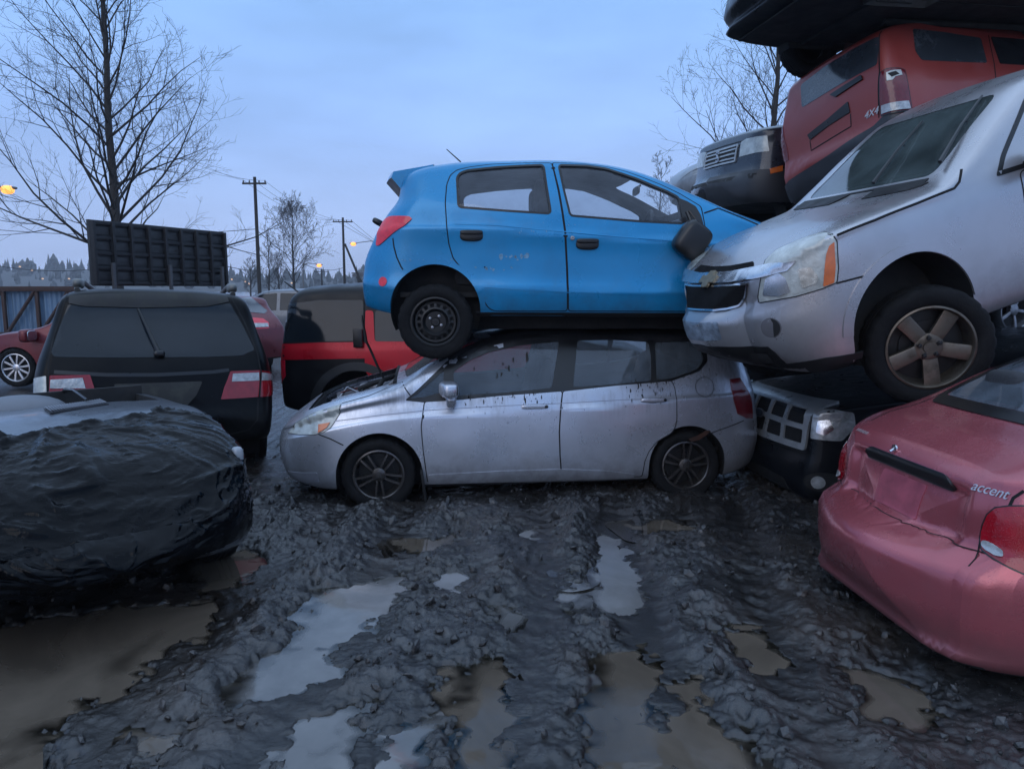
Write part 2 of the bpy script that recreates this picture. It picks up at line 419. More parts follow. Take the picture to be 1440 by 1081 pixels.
class Car:
    def __init__(s, name, label, cat, loc, yaw, sp, paint, pitch=0, roll=0, scale=1., group=None, n=76, sub=4):
        s.root = empty(name); tag(s.root, label, cat, group); s.paint = paint; s.sp = sp
        M = Matrix.Translation(loc) @ Matrix.Rotation(R_(yaw), 4, 'Z') @ Matrix.Rotation(R_(-pitch), 4, 'Y') @ Matrix.Rotation(R_(roll), 4, 'X') @ Matrix.Scale(scale, 4)
        s.M, s.I = M, M.inverted(); s.root.matrix_world = M
        s.g = Guide(sp, n, sub); s.cut = []; s.arches = []
    def ray(s, px, py):
        return s.I @ CO, (s.I.to_3x3() @ pray(px, py)).normalized()
    def hit(s, px, py):
        o, d = s.ray(px, py); h = s.g.cast(o, d)
        if h: return h[0]
        best = None
        for k in range(60):
            p = o + d * ((Vector(s.root.matrix_world.translation) - CO).length / s.M.to_scale()[0] + (k - 40) * .08); l, n, q = s.g.near(p)
            if best is None or q < best[0]: best = (q, l)
        return best[1]
    def uv(s, fr, pts): return [fr.uv(s.hit(*p)) for p in pts]
    def pl(s, px, py, y):
        o, d = s.ray(px, py); k = (y - o.y) / d.y; return o + d * k
    # -- surface-hugging pieces
    def patch(s, name, fr, poly, m, off=.002, sp=.05, thick=.006, holes=(), r=0., parent=None, mirror=False, dome=0., label=None, keep=True):
        if r > 0: poly = fillet(poly, r)
        W, T, bd = tri_fill(poly, holes, sp)
        P, Nn = [], []
        ol = np.array(resample(poly, sp * .5)) if dome else None
        hh = [s.g.cast(fr.org(u, v), fr.D) for u, v in W]
        hh = [h if h is not None and h[1].dot(fr.D) < -.12 else None for h in hh]
        dep = sorted((h[0] - fr.org(*W[i])).length for i, h in enumerate(hh) if h is not None); dep = dep[len(dep) // 2] if dep else 5.5
        for (u, v), h in zip(W, hh):
            if h is None: h = s.g.near(fr.org(u, v) + fr.D * dep)[:2]
            dd = off
            if dome:
                q = np.min(np.linalg.norm(ol - np.array([u, v]), axis=1)); dd += dome * (1 - math.exp(-q / (.35 * sp + .02)))
            P.append(h[0] + h[1] * dd); Nn.append(h[1])
        F = []
        for t in T:
            a, b, c = (P[k] for k in t)
            F.append(t if (b - a).cross(c - a).dot(Nn[t[0]]) > 0 else t[::-1])
        n0 = len(P); V = list(P); VN = list(Nn)
        if thick > 0:
            cnt = {}
            for t in F:
                for k in range(3): cnt[(t[k], t[(k + 1) % 3])] = 1
            for (a, b) in [e for e in cnt if (e[1], e[0]) not in cnt]:
                e = (P[b] - P[a]); sn = e.cross(Nn[a]).normalized() if e.length > 1e-9 else Nn[a]; k = len(V)
                V += [P[a], P[b], P[b] - Nn[b] * thick, P[a] - Nn[a] * thick]; VN += [sn] * 4; F.append((k + 1, k, k + 3, k + 2))
        outs = []
        for sg in ((1, -1) if mirror else (1,)):
            VV = V if sg == 1 else [Vector((v.x, -v.y, v.z)) for v in V]; NN = VN if sg == 1 else [Vector((v.x, -v.y, v.z)) for v in VN]
            FF = F if sg == 1 else [f[::-1] for f in F]
            o = mesh_obj(name, VV, FF, m, parent if parent is not None else s.root, True, vn=NN)
            if label and sg == 1: o['label'] = label
            outs.append(o)
        return outs if mirror else outs[0]
    def band(s, name, fr, poly, w, m, off=.004, parent=None, mirror=False, r=0., sp=.04, thick=.006, out=False):
        """a frame of width w just inside (or outside) an outline"""
        if r > 0: poly = fillet(poly, r)
        poly = [tuple(p) for p in resample(poly, sp)]
        return s.patch(name, fr, inset2(poly, -w) if out else poly, m, off, sp, thick, [poly if out else inset2(poly, w)], parent=parent, mirror=mirror)
    def line(s, name, fr, pts, m=None, w=.006, off=.0015, parent=None, mirror=False, closed=False, mb=None):
        """thin strip lying on the body (panel gaps, mouldings)"""
        pts = resample(pts, .025, closed)
        if closed: pts = pts + [pts[0]]
        H = []
        for (u, v) in pts:
            h = s.g.cast(fr.org(u, v), fr.D)
            if h is None: h = s.g.near(fr.org(u, v) + fr.D * 5.2)[:2]
            H.append(h)
        V, F, VN = [], [], []
        for i, (p, n) in enumerate(H):
            t = (H[min(i + 1, len(H) - 1)][0] - H[max(i - 1, 0)][0]).normalized(); b = n.cross(t).normalized()
            V += [p + b * w / 2 + n * off, p - b * w / 2 + n * off]; VN += [n, n]
            if i: k = 2 * i; F.append((k - 2, k - 1, k + 1, k))
        if F and (V[F[0][1]] - V[F[0][0]]).cross(V[F[0][2]] - V[F[0][0]]).dot(H[0][1]) < 0: F = [f[::-1] for f in F]
        outs = []
        for sg in ((1, -1) if mirror else (1,)):
            VV = V if sg == 1 else [Vector((v.x, -v.y, v.z)) for v in V]; NN = VN if sg == 1 else [Vector((v.x, -v.y, v.z)) for v in VN]
            FF = F if sg == 1 else [f[::-1] for f in F]
            if mb is not None: mb.append((VV, FF, NN))
            else: outs.append(mesh_obj(name, VV, FF, m or SEAM, parent or s.root, True, vn=NN))
        return outs
    def seams(s, name, lst, m=None, parent=None):
        if not str(name).startswith(('mud', 'paint')):
            return [mesh_obj(name, VV, FF, m or SEAM, parent or s.root, True, vn=NN) for VV, FF, NN in lst]
        V, F, N = [], [], []
        for VV, FF, NN in lst:
            b = len(V); V += VV; N += NN; F += [tuple(k + b for k in f) for f in FF]
        o = mesh_obj(name, V, F, m or SEAM, parent or s.root, True, vn=N); o['kind'] = 'stuff'; return o
    # -- the shell itself
    def body(s, windows=(), arches=(), cabin=None, extra=(), regions=None, name='body', holes_fr=()):
        """windows: xz outlines cut through both sides; holes_fr: (frame, outline, depth) cut along a frame; arches: (x, z, radius, width)"""
        tmp = []
        def tobj(V, F, m):
            me = bpy.data.meshes.new('tmp'); me.from_pydata([tuple(v) for v in V], [], [tuple(f) for f in F]); me.materials.append(m)
            bm = bmesh.new(); bm.from_mesh(me); bmesh.ops.recalc_face_normals(bm, faces=bm.faces); bm.to_mesh(me); bm.free()
            o = bpy.data.objects.new('tmp', me); COL.objects.link(o); tmp.append(o); return o
        base = tobj(s.g.V, s.g.F, s.paint); base.data.materials.append(DARK)
        def diff(V, F):
            c = tobj(V, F, DARK); md = base.modifiers.new('b', 'BOOLEAN'); md.operation = 'DIFFERENCE'; md.object = c; md.solver = 'EXACT'; md.material_mode = 'TRANSFER'
        def prism(poly3, d):
            n = len(poly3); V = list(poly3) + [p + d for p in poly3]
            return V, [tuple(range(n))[::-1], tuple(range(n, 2 * n))] + [(i, (i + 1) % n, n + (i + 1) % n, n + i) for i in range(n)]
        if cabin:
            q = dict(s.g.sp); q.update(cabin); c = Guide(q, 30, 2)
            diff(c.V, c.F)
        for poly in windows:
            Vs, Fs = [], []
            for y in (-1.4, .25):
                V, F = prism([Vector((x, y, z)) for x, z in poly], Vector((0, 1.15, 0))); b = len(Vs); Vs += V; Fs += [tuple(k + b for k in f) for f in F]
            diff(Vs, Fs)
        for fr, poly, start, dep in holes_fr:
            diff(*prism([fr.org(u, v) + fr.D * start for u, v in poly], fr.D * dep))
        for (x, z, r, wd) in arches:
            Vs, Fs = [], []; W = max(p[1] for p in s.sp['w'])
            for sg in (1, -1):
                P = [Vector((x + r * math.cos(k * PI / 24), sg * (W + .2), z + r * math.sin(k * PI / 24))) for k in range(25)]
                P += [Vector((x - r, sg * (W + .2), z - .6)), Vector((x + r, sg * (W + .2), z - .6))]
                V, F = prism(P, Vector((0, -sg * (wd + .2), 0))); b = len(Vs); Vs += V; Fs += [tuple(k + b for k in f) for f in F]
            diff(Vs, Fs)
        for V, F in extra: diff(V, F)
        for (x, z, r, wd) in arches:                # inner wheel housings
            W = max(p[1] for p in s.sp['w'])
            for sg in (1, -1):
                b = MB(); A = [(x + (r + .004) * math.cos(k * PI / 20), z + (r + .004) * math.sin(k * PI / 20)) for k in range(-3, 24)]; n = len(A)
                y0, y1 = sg * (W - .10), sg * (W - wd - .004)
                b.add([Vector((p[0], y, p[1])) for y in (y0, y1) for p in A], [(k, k + 1, n + k + 1, n + k) for k in range(n - 1)] + [tuple(range(n, 2 * n))])
                b.build('wheel_housing', DARK, s.root, smooth=False)
        dg = bpy.context.evaluated_depsgraph_get(); dg.update()
        me = bpy.data.meshes.new_from_object(base.evaluated_get(dg), depsgraph=dg)
        s.split(me, name, regions)
        for o in tmp:
            d = o.data; bpy.data.objects.remove(o); bpy.data.meshes.remove(d)
        bpy.data.meshes.remove(me)
    def split(s, me, name, regions):
        Vc = [v.co.copy() for v in me.vertices]; nn = [s.g.near(v) for v in Vc]
        slots = [m.name if m else '' for m in me.materials]; groups = {}
        zb = min(p[1] for p in s.sp['bot'])
        for p in me.polygons:
            c, n = p.center, p.normal; on = all(nn[k][2] < 2e-3 for k in p.vertices)
            dk = 'dark' in slots[p.material_index] or (n.z < -.75 and c.z < zb + .22)
            key = name
            if on and regions:
                gn = nn[p.vertices[0]][1]
                for rn, fn in regions.items():
                    if fn(c, n): key = rn; break
            groups.setdefault(key, []).append((p, dk))
        s.parts = {}
        for key, lst in groups.items():
            if key == 'drop': continue
            idx, V, F, MI, LN = {}, [], [], [], []
            for p, dk in lst:
                f = []
                for k in p.vertices:
                    if k not in idx: idx[k] = len(V); V.append(Vc[k])
                    f.append(idx[k]); q = nn[k]
                    LN.append(tuple(q[1]) if (q[2] < 2e-3 and q[1].dot(p.normal) > .55) else tuple(p.normal))
                F.append(f); MI.append(1 if dk else 0)
            s.parts[key] = mesh_obj(key.split('#')[0], V, F, [s.paint, DARK], s.root, True, mi=MI, ln=LN)
    def text(s, name, body, p, size, face_az, m, tilt=0., shear=0., parent=None, roll=0.):
        cu = bpy.data.curves.new('txt', 'FONT'); cu.body = body; cu.size = size; cu.extrude = size * .04; cu.shear = shear; cu.align_x = 'CENTER'; cu.align_y = 'CENTER'
        o = bpy.data.objects.new('txt', cu); COL.objects.link(o); dg = bpy.context.evaluated_depsgraph_get(); dg.update()
        me = bpy.data.meshes.new_from_object(o.evaluated_get(dg), depsgraph=dg); bpy.data.objects.remove(o)
        q = bpy.data.objects.new(name, me); COL.objects.link(q); me.materials.clear(); me.materials.append(m); q.parent = parent or s.root
        q.matrix_local = Matrix.Translation(p) @ Matrix.Rotation(R_(face_az + 90), 4, 'Z') @ Matrix.Rotation(R_(90 - tilt), 4, 'X') @ Matrix.Rotation(R_(roll), 4, 'Z')
        return q

# ------------------------------------------------------------------ wheels (axis along y, face towards +y)
def wheel(parent, loc, r, wt, rr, style='alloy5', side=1, steer=0, spin=0., tm=None, rm=None, lip=None, camber=0.):
    e = empty('wheel', parent, loc, (R_(camber) * side, R_(spin), R_(steer) + (0 if side > 0 else PI)))
    h = r - rr; seg = 96
    pr = [(rr - .004, wt * .36), (rr + h * .06, wt * .43), (rr + h * .25, wt * .49), (rr + h * .55, wt * .5), (rr + h * .8, wt * .465), (r - .014, wt * .43), (r - .004, wt * .38), (r, wt * .27), (r, wt * .20), (r - .008, wt * .19), (r - .008, wt * .15), (r, wt * .14), (r, wt * .03), (r - .008, wt * .02)]
    pr = pr + [(a, -b) for a, b in pr[::-1]]
    J = lambda q, i, k: q - (.009 if (k % 4 == 0 and i in (5, 6, 7, 8, len(pr) - 6, len(pr) - 7, len(pr) - 8, len(pr) - 9)) else 0)
    MB().lathe(pr, seg, jag=J).build('tyre', tm or RUBBER, e, angle=50)
    b = MB(); y = wt * .5
    b.lathe([(rr + .004, y * .80), (rr + .006, y * .90), (rr - .006, y * .93), (rr - .014, y * .86), (rr - .02, y * .55), (rr - .035, y * .1), (rr - .04, -y * .7), (rr, -y * .85)], 64, m=0)
    b.lathe([(rr - .03, -y * .1), (rr * .55, -y * .06), (.001, -y * .06)], 40, m=1)          # brake and darkness behind the spokes
    b.lathe([(rr * .62, y * .0), (rr * .62, y * .06), (rr * .3, y * .07), (.001, y * .07)], 40, m=1)
    def spoke(a, r0, r1, w0, w1, y0, y1, th, off0=0, off1=0, m=0):
        V = []
        for rr_, ww, yy, of in ((r0, w0, y0, off0), ((r0 + r1) / 2, (w0 + w1) / 2, (y0 + y1) / 2 + .006, (off0 + off1) / 2), (r1, w1, y1, off1)):
            for (sx, sy) in ((-1, -th), (-1, -.004), (-.75, 0), (.75, 0), (1, -.004), (1, -th)):
                V.append(Vector((rr_, yy + sy, of + sx * ww / 2)))
        Rm = Matrix.Rotation(a, 3, 'Y'); F = []
        for i in range(2):
            for k in range(6):
                F.append((i * 6 + k, i * 6 + (k + 1) % 6, (i + 1) * 6 + (k + 1) % 6, (i + 1) * 6 + k))
        b.add([Rm @ v for v in V], F, m)
    if style == 'double5':
        for k in range(5):
            a = 2 * PI * k / 5
            for q in (-1, 1): spoke(a, .03, rr - .012, .016, .02, y * .80, y * .78, .03, q * .014, q * .034)
        b.lathe([(.055, y * .45), (.055, y * .8), (.045, y * .86), (.001, y * .88)], 24)
        b.lathe([(.026, y * .87), (.024, y * .92), (.001, y * .93)], 20, m=0)
    elif style == 'wide5':
        for k in range(5): spoke(2 * PI * k / 5, .05, rr - .012, .085, .10, y * .62, y * .72, .035)
        b.lathe([(.088, y * .3), (.088, y * .62), (.075, y * .68), (.038, y * .66), (.036, y * .74), (.001, y * .75)], 30)
        for k in range(5):
            a = 2 * PI * (k + .5) / 5; c = (.062 * math.cos(a), 0, -.062 * math.sin(a))
            b.lathe([(.020, y * .6), (.020, y * .66), (.013, y * .68), (.012, y * .82), (.001, y * .84)], 12, c=c, m=1)
    elif style == 'steel':
        b.lathe([(rr - .02, y * .5), (rr - .03, y * .62), (rr - .045, y * .60)], 80)
        b.lathe([(rr - .045, y * .60), (rr - .072, y * .66)], 80, skip=lambda i, k: k % 5 in (1, 2, 3))
        b.lathe([(rr - .072, y * .66), (rr - .085, y * .70), (rr * .5, y * .60), (rr * .42, y * .35), (.035, y * .35), (.03, y * .55), (.001, y * .56)], 80)
        for k in range(4):
            a = 2 * PI * (k + .35) / 4; b.lathe([(.011, y * .3), (.011, y * .5), (.001, y * .54)], 8, c=(.05 * math.cos(a), 0, .05 * math.sin(a)), m=2)
    else:
        n = int(style)
        for k in range(n): spoke(2 * PI * k / n, .04, rr - .012, .03, .036, y * .7, y * .76, .03)
        b.lathe([(.06, y * .3), (.06, y * .72), (.05, y * .78), (.001, y * .8)], 24)
    b.build('rim', [rm or CAST, STEELB, CAST], e, angle=35)
    return e
def arch_lip(car, x, z, r, w, m, a0=-.25, a1=PI + .25, off=.012, mirror=True, fr=LEFT, name='arch_flare'):
    A = np.linspace(a0, a1, 36); car.patch(name, fr, [(x + r * math.cos(a), z + r * math.sin(a)) for a in A] + [(x + (r + w) * math.cos(a), z + (r + w) * math.sin(a)) for a in A[::-1]], m, off, .035, off + .012, mirror=mirror)
# ================================================================== silver hatchback at the bottom of the centre stack
def seats(car, x, y, z, n=1, rear=False, m=None):
    """a front seat: cushion, back and headrest in one upholstered piece"""
    b = MB(); w = .50 if not rear else 1.15
    b.sup((x, y, z + .12), (.52, w, .2), .4); b.sup((x - .27, y, z + .42), (.17, w, .66), .4, Euler((0, -.25, 0)))
    for q in ((0,) if not rear else (-.35, .35)): b.sup((x - .37, y + q, z + .80), (.11, .26, .2), .5)
    return b.build('seat', m or SEATM, car.root)

FIT_PAINT = mat('silver_paint', (.54, .56, .62), .28, .70, var=.08, vscale=3, dirt=.22, dcol=(.16, .15, .15), dscale=3, coat=.3, streak=(.60, .93, .28), splash=(.55, .6, (.10, .09, .08)), drops=.10)
def sag(V):           # roof pressed down by the car above
    V = V.copy(); x, y, z = V.T; k = np.clip((z - 1.30) / .08, 0, 1)
    V[:, 2] -= k * (.045 * np.exp(-((x + .55) / .45) ** 2) + .03 * np.exp(-((x - .25) / .2) ** 2)) * (.4 + .6 * (np.abs(y) < .45)); return V
fit = Car('hatchback', 'silver hatchback with black roof edges and alloy wheels, crushed under the blue hatchback', 'car', (.10, 6.609, -.035), 187, dict(
    x0=-1.93, x1=2.05, top=[(-1.93, 1.30), (-1.6, 1.37), (-1.0, 1.405), (-.3, 1.425), (.05, 1.415), (.33, 1.365), (.62, 1.25), (.85, 1.15), (1.07, 1.02), (1.25, .965), (1.5, .90), (1.75, .82), (1.95, .73), (2.05, .66)],
    bot=[(-1.93, .24), (-1.5, .18), (1.5, .17), (2.05, .2)], belt=[(-1.93, 1.03), (-1.6, 1.01), (-1.09, .985), (-.2, .915), (.66, .885), (1.1, .86), (1.5, .79), (1.9, .66), (2.05, .60)],
    w=[(-1.93, .77), (-1.5, .825), (0, .838), (1.3, .838), (1.7, .815), (2.05, .74)], side=[(0, .06), (.1, .02), (.3, .004), (.55, 0), (.78, .004), (.815, .006), (.85, .018), (.92, .03), (1, .045)], tum=.55, drop=.055, R0=.3, R1=.5, rw0=.14, rw1=.26, b1=.07, rt1=.0,
    nose=[(.15, -.12), (.28, -.03), (.45, 0), (.58, -.02), (.72, -.08)], tail=[(.2, -.05), (.5, 0), (.75, -.03), (1.0, -.08), (1.2, -.16), (1.35, -.25)], DT=.7, warp=sag), FIT_PAINT)
S = LEFT
W_q = fit.uv(S, [(575, 561), (590, 550), (626, 518), (622, 552), (597, 559)])
W_f = fit.uv(S, [(638, 557), (637, 522), (660, 506), (688, 494), (730, 485), (787, 479), (777, 546), (705, 553)])
W_r = fit.uv(S, [(805, 545), (811, 478), (860, 477), (912, 480), (916, 500), (916, 536), (860, 541)])
W_b = fit.uv(S, [(922, 536), (920, 481), (972, 479), (986, 492), (990, 507), (981, 520), (946, 532)])
wins = [fillet(q, .03) for q in (W_q, W_f, W_r, W_b)]
fit.body(wins, [(1.245, .29, .335, .28), (-1.25, .30, .325, .28)], dict(x0=-1.75, x1=1.2, w=[(0, .765)], top=[(a, b - .05) for a, b in fit.sp['top']], bot=[(0, .36)], rw0=.1, rw1=.1),
         holes_fr=[(FRONT, fillet([(-.60, 1.03), (.60, 1.03), (.50, 1.32), (-.50, 1.32)], .05), 4.6, 1.2), (REAR, fillet([(-.56, 1.0), (.56, 1.0), (.48, 1.26), (-.48, 1.26)], .05), 3.9, .5)],
         regions={'drop': lambda c, n: 1.13 < c.x < 1.80 and abs(c.y) < .60 and n.z > .5, 'bumper': lambda c, n: c.x > 1.58 and c.z < .575, 'bumper#2': lambda c, n: c.x < -1.55 and c.z < .60, 'roof': lambda c, n: n.z > .25 and c.z > (1.27 if c.x < .3 else 1.17) and c.x < .86 and (c.x < .3 or abs(c.y) > .40)})
fit.parts['roof'].data.materials[0] = mat('grimy_roof', (.012, .012, .014), .36, coat=.3, dirt=.5, dcol=(.07, .07, .08), dscale=4)
GL_FIT = glass('misty_glass', (.80, .85, .88), .42, (.24, .29, .34), fscale=2.2)
for q in wins: fit.patch('window', S, inset2(q, -.012), GL_FIT, -.006, .06, 0, mirror=True)
DLO = fit.uv(S, [(569, 563), (588, 547), (628, 508), (660, 491), (693, 480), (735, 472.5), (790, 469), (850, 468), (912, 470), (976, 472), (993, 488), (995, 508), (984, 522), (945, 535.5), (870, 542), (791, 550), (700, 557), (640, 563), (597, 566)])
fit.patch('window_trim', S, fillet(DLO, .02), TRIM, .002, .05, .004, [inset2(q, .004) for q in wins], mirror=True)
fit.line('roof_edge', S, fit.uv(S, [(633, 504), (660, 487), (693, 476.5), (735, 469), (790, 466), (850, 465), (912, 466.5), (976, 470), (992, 480)]), MATS['grimy_roof'], w=.085, off=.003, mirror=True)
fit.patch('windshield', FRONT, fillet([(-.61, 1.02), (.61, 1.02), (.51, 1.33), (-.51, 1.33)], .05), GL_FIT, -.004, .08, 0)
fit.patch('rear_window', REAR, fillet([(-.57, .99), (.57, .99), (.49, 1.27), (-.49, 1.27)], .05), GL_FIT, -.004, .08, 0)
D_f = fit.uv(S, [(597.5, 565.5), (640, 563), (700, 557), (790, 550.5), (787, 580), (785.5, 607), (786.5, 640), (788.5, 671), (700, 674), (602, 677), (599, 656), (596, 634), (593, 600)])
D_r = fit.uv(S, [(792, 550.5), (870, 542), (944, 536), (948, 545), (950.5, 560), (951, 590), (949, 600), (944, 608), (923, 620.5), (912, 634), (906, 648), (902, 669), (850, 670.5), (790.5, 671), (788.5, 640), (787.5, 607), (789, 580)])
for q, hx in ((D_f, (752, 572)), (D_r, (919, 562.5))):
    q = fillet(q, .015)
    d = fit.patch('door', S, q, FIT_PAINT, .003, .05, .006, mirror=True)
    h = fit.hit(*hx)
    for sg, o in zip((1, -1), d):
        b = MB(); b.sup((h.x, sg * (h.y + .018), h.z + .004), (.215, .026, .036), .5); b.lathe([(.012, 0), (.012, .006), (.001, .007)], 14, c=(h.x - .088, sg * (h.y + .03) - .002, h.z + .004), m=1)
        b.build('handle', [FIT_PAINT, BLACK], o)
        b = MB(); b.sup((h.x + .01, sg * (h.y + .001), h.z - .014), (.12, .012, .075), .8); b.build('handle_recess', mat('silver_recess_shade', (.20, .2, .235), .4, .5), o)  # recess shade put into a darker copy of the silver paint
sm = []
for q in (D_f, D_r): fit.line('s', S, fillet(q, .015), w=.017, closed=True, mb=sm, mirror=True)
for pth in ([(448, 610.5), (465, 617), (483, 626)], [(983, 616), (1010, 605), (1046, 591)], [(481, 567), (520, 556), (566, 537), (571, 548), (577, 556)]): fit.line('s', S, fit.uv(S, pth), w=.009, mb=sm, mirror=True)
fc = fit.hit(991, 544)
fit.line('s', S, [(fc.x + .078 * math.cos(k * PI / 12), fc.z + .078 * math.sin(k * PI / 12)) for k in range(24)], w=.006, closed=True, mb=sm)
fit.seams('panel_gap', sm)
# creases and lower moulding
fit.patch('sill_moulding', S, fit.uv(S, [(603, 667), (700, 662), (789, 659), (850, 661), (893, 666), (890, 671), (789, 674), (602, 679.5)]), FIT_PAINT, .012, .05, .02, mirror=True, r=.01)
fit.patch('side_sill', S, fit.uv(S, [(596, 681), (789, 677), (902, 673), (902, 683), (790, 688), (600, 692)]), BLACK, .004, .06, .01, mirror=True)
fit.line('crease', S, fit.uv(S, [(470, 592), (540, 583), (600, 577), (700, 571), (790, 567), (880, 562), (950, 560)]), mat('silver_crease_shade', (.30, .31, .36), .4, .5), w=.006, off=.0048, mirror=True)  # shade along the crease painted as a darker silver strip
HF = Frame(62, 8)
hl = fit.uv(HF, [(406, 608.5), (415, 596), (428, 588), (441, 581), (460, 575), (480, 568.5), (478, 578), (471, 592), (464, 602), (456, 607), (443, 611), (422, 611)])
hp = fit.patch('headlight', HF, hl, OLDLENS, .004, .035, .02, mirror=True, dome=.01)
am = fit.patch('turn_signal', HF, fit.uv(HF, [(449, 597), (465, 594), (460, 602), (455, 606), (448, 609)]), AMBER, .017, .03, .004, parent=hp[0])
am2 = fit.line('headlight_gasket', HF, hl, TRIM, w=.009, off=.003, closed=True, mirror=True)
fit.patch('bumper_scoop', S, fit.uv(S, [(404, 661), (446, 664), (449, 678), (418, 676), (402, 668)]), mat('silver_scoop_shade', (.36, .37, .42), .36, .5), .006, .04, .01, r=.012)  # shade of the scoop painted in as darker silver
fit.patch('tail_light', Frame(115), fit.uv(Frame(115), [(1026, 533), (1040, 531), (1056, 560), (1058, 588), (1049, 588), (1037, 582), (1031, 560)]), DKREDLENS, .006, .04, .015, mirror=True, dome=.012)
m = fit.hit(630, 553)
for sg in (1, -1):
    b = MB(); b.sup((m.x + .0, sg * (m.y + .15), m.z + .05), (.13, .21, .12), .55, Euler((0, 0, sg * .2))); b.sup((m.x - .02, sg * (m.y + .08), m.z - .04), (.085, .12, .11), .6, Euler((sg * -.5, 0, 0)))
    mi = b.build('side_mirror', FIT_PAINT, fit.root)
    b = MB(); b.sup((m.x - .062, sg * (m.y + .15), m.z + .05), (.012, .18, .09), .5); b.build('mirror_glass', BLACK, mi)
for sg in (1, -1):
    wheel(fit.root, (1.252, sg * .725, .285), .292, .19, .195, 'double5', sg, spin=20, rm=mat('smoked_alloy', (.11, .10, .095), .28, .8, dirt=.8, dcol=(.012, .011, .010), dscale=9))
    wheel(fit.root, (-1.25, sg * .72, .285), .292, .19, .195, 'double5', sg, spin=50, rm=mat('smoked_alloy', (.2, .2, .2)), camber=3)
for q in (.8, -.8): b = MB(); b.box((.905, q, .2), (.02, .12, .26), rot=Euler((0, .12, 0))); b.build('mud_flap', BLACK, fit.root)
b = MB(); b.box((1.46, 0, .60), (.70, 1.22, .03), m=0); b.box((1.12, 0, .82), (.03, 1.24, .36), m=0); b.box((1.83, 0, .68), (.05, 1.1, .14), m=1)
b.box((1.45, .1, .74), (.36, .5, .20), m=1, rot=Euler((0, .1, .1))); b.box((1.35, -.35, .76), (.25, .22, .2), m=2); b.sup((1.2, .33, .90), (.16, .22, .13), .7, m=3); b.tube([(1.15, .45, .88), (1.22, .3, .97), (1.3, .1, .93), (1.45, 0, .86)], .024, m=0)
b.tube([(1.55, .5, .82), (1.4, .52, .87), (1.22, .5, .91), (1.13, .42, .98)], .016, m=3); b.tube([(1.28, .55, .9), (1.22, .45, .99), (1.14, .3, 1.0)], .02, m=0); b.tube([(1.7, .52, .80), (1.5, .545, .85), (1.32, .56, .90)], .011, m=2)
for k in range(9): b.tube([(random.uniform(1.15, 1.75), random.uniform(-.1, .5), .80) for _ in range(1)] + [(random.uniform(1.2, 1.6), random.uniform(-.2, .52), random.uniform(.82, .9)) for _ in range(2)], random.uniform(.007, .014), m=random.choice((0, 0, 2, 4)), seg=6)
b.build('engine', [DARK, mat('engine_cover', (.05, .05, .055), .5), CAST, mat('grey_plastic', (.22, .22, .24), .5), mat('dull_red_hose', (.14, .03, .025), .6)], fit.root)
b = MB(); b.tube([fit.pl(541, 536, .45), fit.pl(531, 515, .45), fit.pl(521, 492, .45), fit.pl(515, 480, .45)], .011, seg=6); b.tube([fit.pl(515, 482, .45), fit.pl(513, 468, .45), fit.pl(510, 452, .45), fit.pl(509, 443, .45)], [.014, .012, .009, .005], seg=6); b.build('wiper', BLACK, fit.root)
b = MB(); b.sup((.88, 0, .88), (.42, 1.36, .2), .4); b.build('dashboard', BLACK, fit.root)
b = MB(); b.box((-.4, 0, .4), (2.6, 1.4, .04)); b.build('cabin_floor', DARK, fit.root)
for y in (.36, -.36): seats(fit, .12, y, .38)
seats(fit, -.95, 0, .40, rear=True)
b = MB()                                       # mud thrown over the roof, windows and doors
def spat(car, S_, box, n, off=.006, seed=3, rmax=.012, run=3.):
    rr = random.Random(seed); V, F, N = [], [], []
    for _ in range(n):
        u, v = rr.uniform(box[0], box[2]), rr.betavariate(1.2, 2.4); v = box[3] - v * (box[3] - box[1]); r0 = rr.uniform(.2, 1) ** 2 * rmax; st = rr.uniform(1, run)
        b0 = len(V); ok = True
        for k in range(7):
            a = 2 * PI * k / 7; h = car.g.cast(S_.org(u + r0 * .6 * math.cos(a) * rr.uniform(.5, 1.2), v + r0 * st * math.sin(a) * rr.uniform(.6, 1.2)), S_.D)
            if not h: ok = False; break
            V.append(h[0] + h[1] * off); N.append(h[1])
        if ok: F.append(tuple(range(b0, b0 + 7)))
        else: V, N = V[:b0], N[:b0]
    F2 = []
    for f in F:
        F2.append(f if (V[f[1]] - V[f[0]]).cross(V[f[2]] - V[f[0]]).dot(N[f[0]]) > 0 else f[::-1])
    return V, F2, N
fit.patch('rust_patch', S, fit.uv(S, [(968, 617), (980, 612), (992, 605), (999, 605), (994, 611), (983, 618), (972, 621)]), mat('rust', (.05, .018, .010), .85, var=.8, vscale=30), .008, .02, .002)
MUDSPOT = mat('dried_mud', (.018, .016, .015), .8)
pieces = []
for bx, n, sd, rm_ in (((-.05, .80, .72, .92), 70, 3, .011), ((-1.1, .80, -.72, 1.0), 60, 4, .012), ((.0, .95, .5, 1.18), 16, 5, .018), ((-1.0, .6, .6, .85), 60, 6, .005)): pieces.append(spat(fit, S, bx, n, .0075, sd, rm_))
fit.seams('mud_splash', [(V, F, N) for V, F, N in pieces], MUDSPOT)
